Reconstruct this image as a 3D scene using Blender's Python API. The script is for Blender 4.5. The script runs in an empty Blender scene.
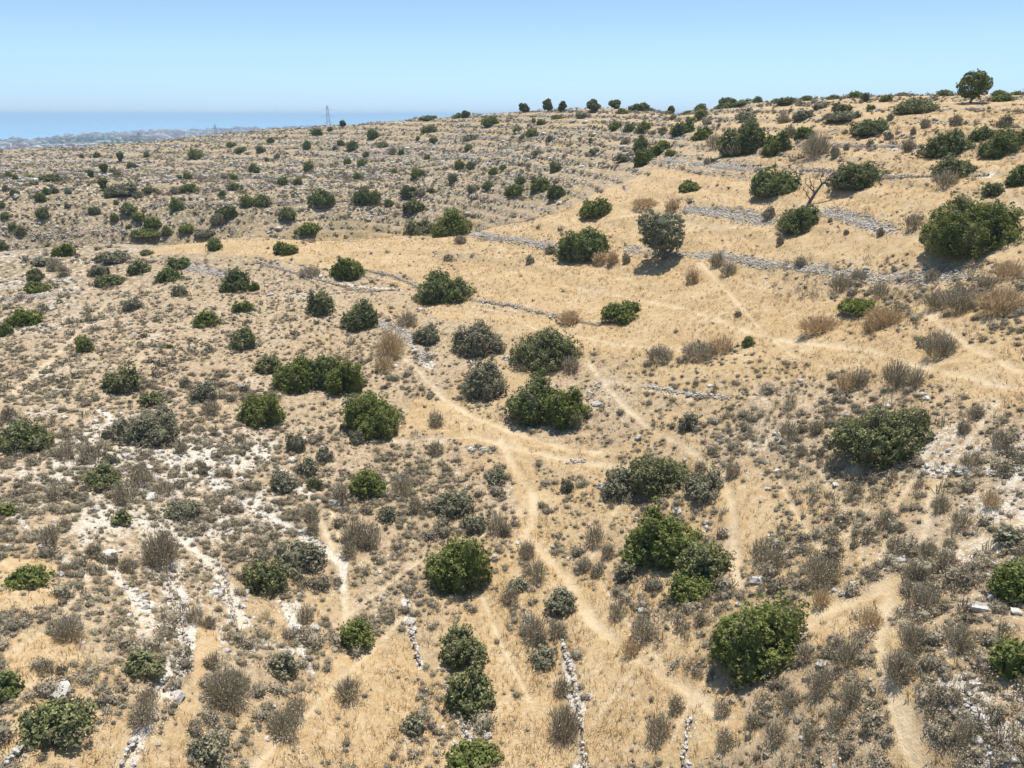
import bpy, math, re
import numpy as np

# ---------------------------------------------------------------- scene, camera, light
scene = bpy.context.scene
COL = scene.collection
CAM_Z = 30.0
PITCH = math.radians(20.3)
FPX = 731.0
cam_d = bpy.data.cameras.new("camera")
cam_d.sensor_width = 36.0
cam_d.lens = 36.0 * FPX / 1024.0
cam_d.clip_start = 0.5
cam_d.clip_end = 200000.0
cam = bpy.data.objects.new("camera", cam_d)
COL.objects.link(cam)
cam.location = (0, 0, CAM_Z)
cam.rotation_euler = (math.radians(90) - PITCH, 0, 0)
scene.camera = cam

SUN_EL = math.radians(72)
SUN_AZ = math.radians(14)          # measured from +Y (view direction) towards +X
world = bpy.data.worlds.new("World")
scene.world = world
world.use_nodes = True
wn = world.node_tree
wn.nodes.clear()
wo = wn.nodes.new("ShaderNodeOutputWorld")
wb = wn.nodes.new("ShaderNodeBackground")
sky = wn.nodes.new("ShaderNodeTexSky")
sky.sky_type = 'NISHITA'
sky.sun_disc = False
sky.sun_elevation = SUN_EL
sky.sun_rotation = SUN_AZ
sky.air_density = 1.0
sky.dust_density = 0.1
sky.ozone_density = 2.0
sky.altitude = 0
wb.inputs[1].default_value = 0.08
tint_ = wn.nodes.new("ShaderNodeMix"); tint_.data_type = 'RGBA'; tint_.blend_type = 'MULTIPLY'; tint_.inputs[0].default_value = 1.0
tc_ = wn.nodes.new("ShaderNodeTexCoord"); sx_ = wn.nodes.new("ShaderNodeSeparateXYZ"); mr_ = wn.nodes.new("ShaderNodeMapRange")
wn.links.new(tc_.outputs["Generated"], sx_.inputs[0]); wn.links.new(sx_.outputs[2], mr_.inputs[0])
mr_.inputs[1].default_value = -0.01; mr_.inputs[2].default_value = 0.60
hz_ = wn.nodes.new("ShaderNodeValToRGB")               # marine haze lies along the horizon
el_ = hz_.color_ramp.elements
el_[0].position = 0.0; el_[0].color = (0.47, 0.66, 1.12, 1)
el_[1].position = 1.0; el_[1].color = (1.25, 1.25, 1.25, 1)
for p_, c_ in ((0.03, (0.54, 0.76, 1.30, 1)), (0.08, (0.64, 0.84, 1.27, 1)), (0.14, (0.74, 0.88, 1.10, 1)), (0.27, (0.80, 0.86, 0.95, 1))):
    e_ = el_.new(p_); e_.color = c_
wn.links.new(mr_.outputs[0], hz_.inputs[0]); wn.links.new(hz_.outputs[0], tint_.inputs[7])
wn.links.new(sky.outputs[0], tint_.inputs[6])
wn.links.new(tint_.outputs[2], wb.inputs[0])
wn.links.new(wb.outputs[0], wo.inputs[0])

sun_d = bpy.data.lights.new("sun", 'SUN')
sun_d.energy = 4.2
sun_d.angle = math.radians(0.53)
sun_d.color = (1.0, 0.955, 0.885)
sun = bpy.data.objects.new("sun", sun_d)
COL.objects.link(sun)
from mathutils import Vector
sdir = Vector((math.sin(SUN_AZ) * math.cos(SUN_EL), math.cos(SUN_AZ) * math.cos(SUN_EL), math.sin(SUN_EL)))
sun.rotation_euler = sdir.to_track_quat('Z', 'Y').to_euler()
sun.location = (40, 100, 150)

scene.view_settings.view_transform = 'Standard'
scene.view_settings.look = 'None'
scene.view_settings.gamma = 1.0
scene.view_settings.use_curve_mapping = False
scene.view_settings.exposure = 0.74
scene.cycles.max_bounces = 5
scene.cycles.diffuse_bounces = 3
scene.cycles.glossy_bounces = 1
scene.cycles.transmission_bounces = 3
scene.cycles.volume_bounces = 0
scene.cycles.transparent_max_bounces = 4
scene.cycles.use_denoising = True
scene.render.use_persistent_data = False

# ---------------------------------------------------------------- helpers
def rngf(seed):
    return np.random.default_rng(seed)

_P = rngf(77).random((256, 256))
def vnoise(x, y):
    xi = np.floor(x).astype(np.int64); yi = np.floor(y).astype(np.int64)
    fx = x - xi; fy = y - yi
    fx = fx * fx * (3 - 2 * fx); fy = fy * fy * (3 - 2 * fy)
    g = lambda a, b: _P[a & 255, b & 255]
    return (g(xi, yi) * (1 - fx) + g(xi + 1, yi) * fx) * (1 - fy) + (g(xi, yi + 1) * (1 - fx) + g(xi + 1, yi + 1) * fx) * fy
def fbm(x, y, oct=4):
    s = 0; a = 0.5; t = 0
    for i in range(oct):
        s = s + a * vnoise(x * 2 ** i + 17.3 * i, y * 2 ** i - 9.1 * i); t += a; a *= 0.5
    return s / t * 2 - 1
def sstep(a, b, x):
    t = np.clip((x - a) / (b - a), 0, 1)
    return t * t * (3 - 2 * t)

CP, SP = math.cos(PITCH), math.sin(PITCH)
def pix_dir(u, v):
    a = (np.asarray(u, float) - 512) / FPX; b = (384 - np.asarray(v, float)) / FPX
    return a, CP + b * SP, -SP + b * CP
def project(x, y, z):
    z = z - CAM_Z
    d = y * CP - z * SP
    d = np.where(d > 0.5, d, 0.5)
    return 512 + FPX * x / d, 384 - FPX * (y * SP + z * CP) / d

def mesh_np(name, verts, faces, attrs=None, mats=(), smooth=False, mat_idx=None):
    """faces: list of (M,k) int arrays; attrs: {name: per-face float array}"""
    me = bpy.data.meshes.new(name)
    verts = np.asarray(verts, np.float32)
    me.vertices.add(len(verts)); me.vertices.foreach_set("co", verts.ravel())
    idx = np.concatenate([f.ravel() for f in faces]).astype(np.int32)
    cnt = np.concatenate([np.full(len(f), f.shape[1]) for f in faces]).astype(np.int32)
    st = np.concatenate([[0], np.cumsum(cnt)[:-1]]).astype(np.int32)
    me.loops.add(len(idx)); me.loops.foreach_set("vertex_index", idx)
    me.polygons.add(len(cnt)); me.polygons.foreach_set("loop_start", st)
    try: me.polygons.foreach_set("loop_total", cnt)
    except Exception: pass
    me.polygons.foreach_set("use_smooth", np.full(len(cnt), smooth))
    if mat_idx is not None: me.polygons.foreach_set("material_index", np.asarray(mat_idx, np.int32))
    for k, (dom, arr) in (attrs or {}).items():
        a = me.attributes.new(k, 'FLOAT', dom); a.data.foreach_set("value", np.asarray(arr, np.float32))
    for m in mats: me.materials.append(m)
    me.update(calc_edges=True)
    return me
def link(name, data, parent=None, loc=(0, 0, 0), rz=0.0, sc=(1, 1, 1)):
    o = bpy.data.objects.new(name, data); COL.objects.link(o)
    o.location = loc; o.rotation_euler = (0, 0, rz); o.scale = sc
    if parent is not None: o.parent = parent
    return o
def tag(o, label=None, cat=None, group=None, kind=None):
    if label: o["label"] = label
    if cat: o["category"] = cat
    if group: o["group"] = group
    if kind: o["kind"] = kind
    return o

# ---------------------------------------------------------------- terrain shape
S = 0.82
prof = {
 -500: [(31,-37),(46,-38),(60,-38),(82,-38),(108,-37),(150,-38),(200,-34),(290,-30),(480,-28)],
 -60: [(768,32),(600,48),(500,65),(400,94),(330,135),(270,185),(220,250),(180,345),(153,500)],
 100: [(768,33),(600,48),(500,63),(400,87),(330,114),(270,150),(245,172),(215,242),(180,320),(147,480)],
 256: [(768,33),(600,48),(500,62),(400,82),(330,103),(270,132),(238,158),(215,228),(180,292),(150,365),(133,440)],
 400: [(768,33),(600,47),(500,60),(400,79),(320,102),(270,127),(236,150),(208,222),(170,275),(140,335),(121,400)],
 512: [(768,33),(600,46.5),(500,59),(400,76),(300,106),(250,128),(224,148),(195,195),(160,240),(130,290),(113,350)],
 620: [(768,32),(600,45),(500,57),(400,73),(300,100),(240,124),(195,148),(165,185),(140,220),(109,300)],
 750: [(768,31),(600,43),(500,54),(400,69),(300,92),(230,115),(180,138),(140,165),(105,230)],
 880: [(768,30.5),(600,41),(500,51),(400,65),(300,85),(220,105),(170,125),(125,155),(98,205)],
 1000: [(768,30),(600,40),(500,49),(400,61),(300,78),(220,96),(170,114),(130,140),(98,190)],
 1100: [(768,29),(600,39),(500,48),(400,59),(300,75),(220,92),(170,110),(130,135),(97,180)],
}
cp = []
for u, L in prof.items():
    if u == -500:
        az = math.radians(-56)
        for h, z in L: cp.append((h * math.sin(az), h * math.cos(az), z))
        continue
    lastx = None
    for v, h in L:
        a, b, c = pix_dir(u, v)
        r = math.hypot(a, b); k = h / r
        cp.append((a * k, b * k, c * k))
    x, y, z = cp[-1]
    cp.append((x * 1.25, y * 1.25, z * 1.25 - 7)); cp.append((x * 1.7, y * 1.7, z * 1.7 - 24))
for u, h, z in [(100, 200, -50), (-20, 215, -52), (256, 192, -47), (400, 184, -41), (512, 170, -27.5)]:
    a, b, c = pix_dir(u, 300); k = h / math.hypot(a, b); cp.append((a * k, b * k, z))
az = math.radians(56)
for h, z in [(29,-32),(40,-30),(60,-24),(90,-14),(130,-4),(180,2),(240,-3),(330,-20)]: cp.append((h * math.sin(az), h * math.cos(az), z))
cp += [(0, 0, -38), (-35, -5, -39), (35, -5, -36), (0, -30, -39), (-15, 16, -38.3), (18, 16, -36.5)]
cp = np.array(cp) * S
def tps_fit(P):
    X = P[:, :2] / 100.0; n = len(X)
    d = np.linalg.norm(X[:, None] - X[None], axis=2)
    K = np.where(d > 0, d * d * np.log(d + 1e-12), 0) + np.eye(n) * 0.004
    A = np.zeros((n + 3, n + 3)); A[:n, :n] = K
    Q = np.hstack([np.ones((n, 1)), X]); A[:n, n:] = Q; A[n:, :n] = Q.T
    return np.linalg.solve(A, np.concatenate([P[:, 2], np.zeros(3)])), X
W_, X_ = tps_fit(cp)
def tps(x, y):
    x = x / 100.0; y = y / 100.0; o = W_[-3] + W_[-2] * x + W_[-1] * y
    for i in range(len(X_)):
        d2 = (x - X_[i, 0]) ** 2 + (y - X_[i, 1]) ** 2
        o = o + W_[i] * 0.5 * d2 * np.log(d2 + 1e-12)
    return o
AZ0, AZ1, NAZ = -math.radians(58), math.radians(58), 600
RS = np.concatenate([np.geomspace(9, 420, 640), np.geomspace(420, 70000, 190)[1:]])
AZS = np.linspace(AZ0, AZ1, NAZ)
RR, AA = np.meshgrid(RS, AZS, indexing='ij')
GX, GY = RR * np.sin(AA), RR * np.cos(AA)
rc = np.minimum(RR, 700 * S)
zb = tps(rc * np.sin(AA), rc * np.cos(AA))
zb = np.clip(zb, -75, 12)
# terraces: flats and stony banks that follow the contours
PER = 1.55
tt = zb / PER + 0.9 * fbm(GX / 60, GY / 60, 2) + 0.13 * fbm(GX / 11, GY / 11, 2)
fr = tt - np.floor(tt)
bank_w = 0.24
stp = np.where(fr < bank_w, fr / bank_w * 0.72, 0.72 + (fr - bank_w) / (1 - bank_w) * 0.28)
up, vp = project(GX, GY, zb + CAM_Z)
tw = sstep(70, 95, RR) * sstep(560, 450, vp) * np.clip(0.35 + sstep(230, 420, up) + sstep(115, 140, RR), 0, 1) * 0.92 * (.5 + .5 * sstep(135, 170, RR))
zt = zb + tw * PER * (stp - fr)
BANK = np.where(fr < bank_w, np.sin(np.pi * fr / bank_w), 0) * np.clip(tw * 1.2, 0, 1)
zt = zt + 0.32 * fbm(GX / 9, GY / 9, 3) * (1 - .4 * sstep(110, 150, RR)) + 0.10 * fbm(GX / 1.7, GY / 1.7, 3) * sstep(0, 20, RR)
zt = zt + sstep(150, 400, RR) * 1.2 * fbm(GX / 60, GY / 60, 3)
COAST = 3500 + 2500 * sstep(-0.62, -0.25, AA)
plain = -104 + 2.5 * fbm(GX / 700, GY / 700, 3) - 22 * sstep(COAST - 100, COAST + 500, RR + 400 * fbm(AA * 9, RR * 0, 3))
k = sstep(430, 1500, RR)
zt = zt * (1 - k) + plain * k
GZ = zt + CAM_Z
lnr = np.interp
def gidx(x, y):
    r = np.hypot(x, y); a = np.arctan2(x, y)
    fi = np.interp(r, RS, np.arange(len(RS))); fj = np.clip((a - AZ0) / (AZ1 - AZ0) * (NAZ - 1), 0, NAZ - 1.001)
    i = np.minimum(np.floor(fi).astype(int), len(RS) - 2); j = np.floor(fj).astype(int)
    return i, j, fi - i, fj - j
def gsample(G, x, y):
    i, j, a, b = gidx(x, y)
    return (G[i, j] * (1 - a) + G[i + 1, j] * a) * (1 - b) + (G[i, j + 1] * (1 - a) + G[i + 1, j + 1] * a) * b
def ground(x, y): return gsample(GZ, np.asarray(x, float), np.asarray(y, float))
TR = np.geomspace(10, 4500, 5200)
def cast(u, v):
    """first point where the sight line meets the ground"""
    for _ in range(60):
        a, b, c = pix_dir(u, v); r = math.hypot(a, b)
        x, y, z = a / r * TR, b / r * TR, CAM_Z + c / r * TR
        below = z < ground(x, y)
        if below.any():
            i = max(int(np.argmax(below)), 1)
            g0 = z[i-1] - ground(x[i-1], y[i-1]); g1 = ground(x[i], y[i]) - z[i]
            t = g0 / max(g0 + g1, 1e-6)
            if TR[i] < 560: return x[i-1] + (x[i] - x[i-1]) * t, y[i-1] + (y[i] - y[i-1]) * t
        v += 0.6
    return x[i], y[i]
def poly_cast(pts):
    out = []
    for (u0, v0), (u1, v1) in zip(pts[:-1], pts[1:]):
        n = max(int(math.hypot(u1 - u0, v1 - v0) / 6), 1)
        for q in range(n): out.append(cast(u0 + (u1 - u0) * q / n, v0 + (v1 - v0) * q / n))
    out.append(cast(*pts[-1]))
    return np.array(out)

# ---------------------------------------------------------------- cover tables (how grassy, how pale, how scrubby each place is)
TV = [120,150,180,210,240,280,320,360,400,450,500,550,600,650,700,750]
TG = "3333333444556666 2333323333345566 3222222233455777 2122222345666775 1223666688877666 1112235777777544 1111234567887655 1112223335688887 1112113533344466 1111222555433322 1112124466554332 2212234466633321 3324334577743443 4433455577743444 4445556676534544 5556656665443454"
TW = "2222222222221111 4444445544432222 5555555555443333 5565555543322224 5543223211222223 6544432111114565 5433333111111133 4333324311211111 4444323224333333 4566433333344455 4556533323334445 3566633332333455 2455532222433345 3343322222333343 2232222233323234 2222221232223345"
TS = "3333332222223333 4444444443333333 7777777653323322 7777765332222222 5644322111111222 6655433111111455 7776532112122456 7776543212233333 7776644313355543 8887765434466665 8888877544446777 8888776443445678 7686665434565687 7576654433566544 7777665334665544 6667664334665544"
def table(t): return np.array([[int(c) for c in row] for row in t.split()], float) / 9
TG, TW, TS = table(TG), table(TW), table(TS)
def tsample(T, x, y, z):
    u, v = project(x, y, z)
    fi = np.interp(v, TV, np.arange(16)); fj = np.clip((u - 32) / 64, 0, 14.999)
    i = np.minimum(np.floor(fi).astype(int), 14); j = np.floor(fj).astype(int); a = fi - i; b = fj - j
    a = a * a * (3 - 2 * a); b = b * b * (3 - 2 * b)
    return (T[i, j] * (1 - a) + T[i + 1, j] * a) * (1 - b) + (T[i, j + 1] * (1 - a) + T[i + 1, j + 1] * a) * b

paths_px = [
 ([(585,358),(603,380),(640,386),(690,398)], 0.8),
 ([(600,378),(622,403),(652,430),(687,447),(722,475),(732,500),(735,545),(738,590)], 0.75),
 ([(395,350),(420,372),(443,398),(473,417),(512,431),(560,447),(600,452)], 0.8),
 ([(381,441),(431,439),(471,435),(512,447),(560,458),(640,470)], 0.7),
 ([(500,440),(517,470),(534,495),(534,522),(525,533),(542,550),(562,572),(577,592),(595,625),(640,660),(690,690),(730,720)], 0.9),
 ([(1024,520),(940,560),(893,582),(850,600),(820,612),(790,640)], 1.2),
 ([(893,582),(880,640),(890,690),(905,735),(920,768)], 0.6),
 ([(868,350),(938,370),(1024,390)], 0.8), ([(920,305),(938,322),(968,345),(1024,372)], 0.7),
 ([(560,285),(642,300),(690,310),(768,338),(868,350)], 0.9),
 ([(700,262),(717,280),(737,302),(762,330)], 0.5),
 ([(0,405),(60,352),(110,300),(150,275)], 0.8),
 ([(172,530),(200,555),(228,588),(240,625)], 0.6),
 ([(300,480),(330,540),(345,590),(345,640)], 0.5),
 ([(420,600),(380,640),(330,690),(250,768)], 0.5),
 ([(820,470),(850,520),(845,570)], 0.5), ([(1000,400),(960,450),(930,500),(925,545)], 0.6),
 ([(800,205),(850,215),(900,235),(1000,255)], 0.9), ([(988,170),(1010,195),(1024,215)], 0.8),
 ([(820,225),(720,228),(640,215),(560,222)], 0.6), ([(370,275),(470,300),(520,312)], 0.5),
 ([(0,560),(50,590),(120,600)], 0.5), ([(160,690),(140,720),(120,768)], 0.8), ([(100,560),(130,600),(150,640)], 0.35),
 ([(230,740),(300,650),(420,560),(520,520)], 0.35), ([(690,600),(720,560),(735,520)], 0.5),
]
paths_px += [([(380,440),(420,445),(470,435)], .4), ([(330,505),(345,560),(345,590)], .4), ([(0,735),(60,700),(130,690)], .4), ([(480,590),(500,640),(530,700)], .4),
 ([(850,470),(870,520),(860,560)], .4), ([(640,470),(610,520),(590,560)], .35), ([(700,700),(640,640),(600,580)], .4), ([(760,330),(800,360),(850,372)], .4), ([(560,225),(620,200),(650,172)], .4),
 ([(440,300),(500,312),(560,340)], .4), ([(880,560),(900,500),(930,450)], .35), ([(780,480),(800,520),(830,560)], .35), ([(60,430),(100,400),(160,340)], .35), ([(100,560),(60,620),(0,660)], .35),
 ([(560,768),(610,700),(640,660)], .4), ([(660,768),(690,700)], .4), ([(230,480),(260,430),(290,420)], .35), ([(930,768),(900,700),(880,650)], .5), ([(550,330),(620,345),(700,352)], .35)]
PATHS = [(poly_cast(p), w * .78) for p, w in paths_px]
chalk_px = [([(105,554),(118,580),(150,609)], .45), ([(167,560),(172,590),(186,625),(187,655),(168,690)], .5), ([(185,540),(215,570),(232,600),(240,622)], .55), ([(150,500),(190,470),(240,500),(290,530),(340,560)], .5),
 ([(265,455),(300,490),(320,500)], .4), ([(345,540),(342,590)], .4), ([(290,605),(300,645),(310,670)], .45), ([(225,640),(290,650)], .35), ([(405,600),(411,623),(420,665)], .45), ([(450,690),(463,720),(474,755)], .5),
 ([(563,640),(572,676),(580,720),(584,768)], .4), ([(130,768),(137,740),(150,715)], .35), ([(5,768),(26,745)], .45), ([(200,460),(215,480),(250,505)], .7), ([(375,322),(398,330),(420,346),(428,365)], .8),
 ([(690,722),(684,768)], .45), ([(100,410),(140,440),(190,480)], .4), ([(0,500),(40,540),(90,580)], .3), ([(960,690),(985,730),(1000,768)], .6), ([(468,300),(512,306),(600,326)], .6), ([(256,262),(330,283),(400,290)], .6), ([(170,262),(232,276)], .8),
 ([(461,232),(520,240),(557,247)], .8), ([(684,209),(768,222)], 1.0), ([(628,250),(700,256),(770,266)], .8), ([(664,160),(762,172)], .8), ([(825,212),(890,232)], .9), ([(800,170),(930,177),(988,176)], .8), ([(778,147),(923,147)], .8), ([(930,470),(1020,472)], .7)]
CHALK = [(poly_cast(p), w) for p, w in chalk_px]
near = RR < 260
PM = np.zeros_like(RR)
px_, py_ = GX[near], GY[near]
wob = 0.5 * fbm(px_ / 2.2, py_ / 2.2, 2)
pm = np.zeros_like(px_); ck = np.zeros_like(px_); isn = fbm(px_ / 1.3, py_ / 1.3, 2)
for q_, (P, w) in enumerate(PATHS + CHALK):
    x0, y0 = P.min(0) - 4; x1, y1 = P.max(0) + 4
    s = np.nonzero((px_ > x0) & (px_ < x1) & (py_ > y0) & (py_ < y1))[0]
    if not len(s): continue
    qx, qy = px_[s], py_[s]; best = np.full(len(s), 1e9)
    for A, B in zip(P[:-1], P[1:]):
        d = B - A; L2 = d @ d + 1e-9
        t = np.clip(((qx - A[0]) * d[0] + (qy - A[1]) * d[1]) / L2, 0, 1)
        best = np.minimum(best, np.hypot(qx - A[0] - t * d[0], qy - A[1] - t * d[1]))
    if q_ < len(PATHS): pm[s] = np.maximum(pm[s], sstep(w * 1.0, w * 0.3, best * 1.6 + wob[s] * w * 0.6))
    else: ck[s] = np.maximum(ck[s], sstep(w * 1.3, w * 0.4, best * 1.2 + wob[s] * w * 1.1 + isn[s] * .25))
PM[near] = pm; CK = np.zeros_like(RR); CK[near] = ck
GZ = GZ - 0.08 * PM                       # tracks are worn a little into the slope
# ground cover attributes on every vertex
g_ = tsample(TG, GX, GY, GZ); w_ = tsample(TW, GX, GY, GZ)
FIELDS = [[(130,252),(200,240),(300,241),(400,241),(455,238),(520,228),(575,205),(625,180),(655,168),(700,175),(770,185),(800,195),(795,206),(700,206),(610,222),(560,234),(500,232),(455,240),(420,262),(470,268),(560,262),(560,290),(470,290),(400,275),(330,270),(260,256),(200,252),(140,258)],
 [(600,222),(700,222),(770,228),(900,240),(1024,250),(1024,262),(900,262),(770,258),(640,245),(560,238)],
 [(470,292),(560,266),(680,264),(768,285),(850,312),(900,345),(1024,350),(1024,405),(940,385),(850,372),(768,345),(700,340),(640,335),(600,328),(520,305)],
 [(420,300),(470,310),(560,325),(620,335),(700,345),(690,355),(600,355),(580,345),(520,322),(440,318)],
 [(430,395),(520,435),(600,450),(590,470),(500,450),(440,430),(395,440),(420,400)],
 [(515,440),(540,470),(535,520),(560,560),(600,600),(640,650),(720,690),(760,730),(700,768),(600,768),(590,700),(570,640),(550,590),(520,540),(505,470)],
 [(735,480),(760,480),(775,540),(745,560),(728,520)], [(785,600),(860,595),(905,575),(905,600),(850,625),(800,645)], [(870,625),(900,620),(905,700),(950,768),(905,768),(880,700)],
 [(0,640),(60,630),(70,660),(20,690),(0,680)], [(0,560),(60,560),(55,600),(0,610)], [(130,768),(170,690),(200,620),(215,640),(190,700),(160,768)],
 [(250,768),(280,720),(330,660),(400,640),(420,680),(380,768)], [(470,640),(555,660),(560,768),(480,768)], [(770,183),(850,186),(960,190),(940,205),(850,212),(790,200)]]
def in_fields(x, y, z):
    u, v = project(x, y, z); r = np.hypot(x, y)
    u = u + 900 / np.maximum(r, 10) * fbm(x / 4, y / 4, 3); v = v + 400 / np.maximum(r, 10) * fbm(x / 4 + 30, y / 4, 3)
    m = np.zeros(x.shape, bool)
    for P in FIELDS:
        c = np.zeros(x.shape, bool)
        for (x0, y0), (x1, y1) in zip(P, P[1:] + P[:1]):
            if y0 == y1: continue
            c ^= ((v > y0) != (v > y1)) & (u < x0 + (v - y0) * (x1 - x0) / (y1 - y0))
        m |= c
    return (m & (r < 200)).astype(float)
FLD = in_fields(GX, GY, GZ)
BANK = BANK * (1 - .6 * FLD * (vp > 150)); g_ = np.clip(g_ + 0.5 * FLD, 0, 1.3); w_ = w_ * (1 - 0.8 * FLD) * np.where(vp < 245, 0.62, 1.0) * np.where(vp > 380, 1.2, 1.0)
n1 = fbm(GX / 7, GY / 7, 4); n2 = fbm(GX / 2.6 + 40, GY / 2.6, 3)
g_ = np.clip(g_ + 0.42 * n1 + 0.22 * n2 - BANK * 0.30, 0, 1)
w_ = np.clip(w_ - 0.35 * n1 + 0.30 * n2 + BANK * 0.30, 0, 1.2)
far_k = sstep(700, 1500, RR)
g_ = g_ * (1 - far_k) + far_k * np.clip(0.5 + 0.8 * fbm(GX / 300, GY / 160, 3), 0, 1)
w_ = w_ * (1 - far_k) + far_k * 0.15
w_ = w_ + 0.62 * CK; g_ = g_ * (1 - .6 * CK)
HERB = (sstep(105, 160, RR) * (1 - sstep(520, 700, up)) * .85 + .15) * (1 - FLD)
stony = np.clip(tsample(TW, GX, GY, GZ) * 1.5 - 0.15 + 0.7 * BANK + 0.5 * n1 - 0.6 * g_, 0, 1) * (0.25 + 0.75 * sstep(70, 140, RR)) * (1 - far_k)

# ---------------------------------------------------------------- materials
def new_mat(name, rough=0.9):
    m = bpy.data.materials.new(name); m.use_nodes = True
    nt = m.node_tree; b = nt.nodes["Principled BSDF"]
    b.inputs["Roughness"].default_value = rough
    b.inputs["Specular IOR Level"].default_value = 0.15
    return m, nt, b
def N(nt, t, **kw):
    n = nt.nodes.new(t)
    for k, v in kw.items(): setattr(n, k, v)
    return n
def noise(nt, vec, scale, detail=4, rough=0.55):
    n = N(nt, "ShaderNodeTexNoise"); n.inputs["Scale"].default_value = scale
    n.inputs["Detail"].default_value = detail; n.inputs["Roughness"].default_value = rough
    nt.links.new(vec, n.inputs["Vector"]); return n.outputs["Fac"]
def mixc(nt, fac, a, b, mode='MIX'):
    n = N(nt, "ShaderNodeMix", data_type='RGBA', blend_type=mode)
    for i, s in ((0, fac), (6, a), (7, b)):
        if isinstance(s, (tuple, list)): n.inputs[i].default_value = (*s, 1)
        elif isinstance(s, (int, float)): n.inputs[i].default_value = s
        else: nt.links.new(s, n.inputs[i])
    return n.outputs[2]
def rampf(nt, s, a, b, lo=0.0, hi=1.0):
    n = N(nt, "ShaderNodeMapRange", interpolation_type='SMOOTHSTEP')
    for i, v in zip(range(1, 5), (a, b, lo, hi)): n.inputs[i].default_value = v
    nt.links.new(s, n.inputs[0]); return n.outputs[0]
def mth(nt, op, a, b=0.0):
    n = N(nt, "ShaderNodeMath", operation=op)
    for i, s in ((0, a), (1, b)):
        if isinstance(s, (int, float)): n.inputs[i].default_value = s
        else: nt.links.new(s, n.inputs[i])
    return n.outputs[0]
def attr(nt, name):
    n = N(nt, "ShaderNodeAttribute", attribute_name=name); return n.outputs["Fac"]

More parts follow.
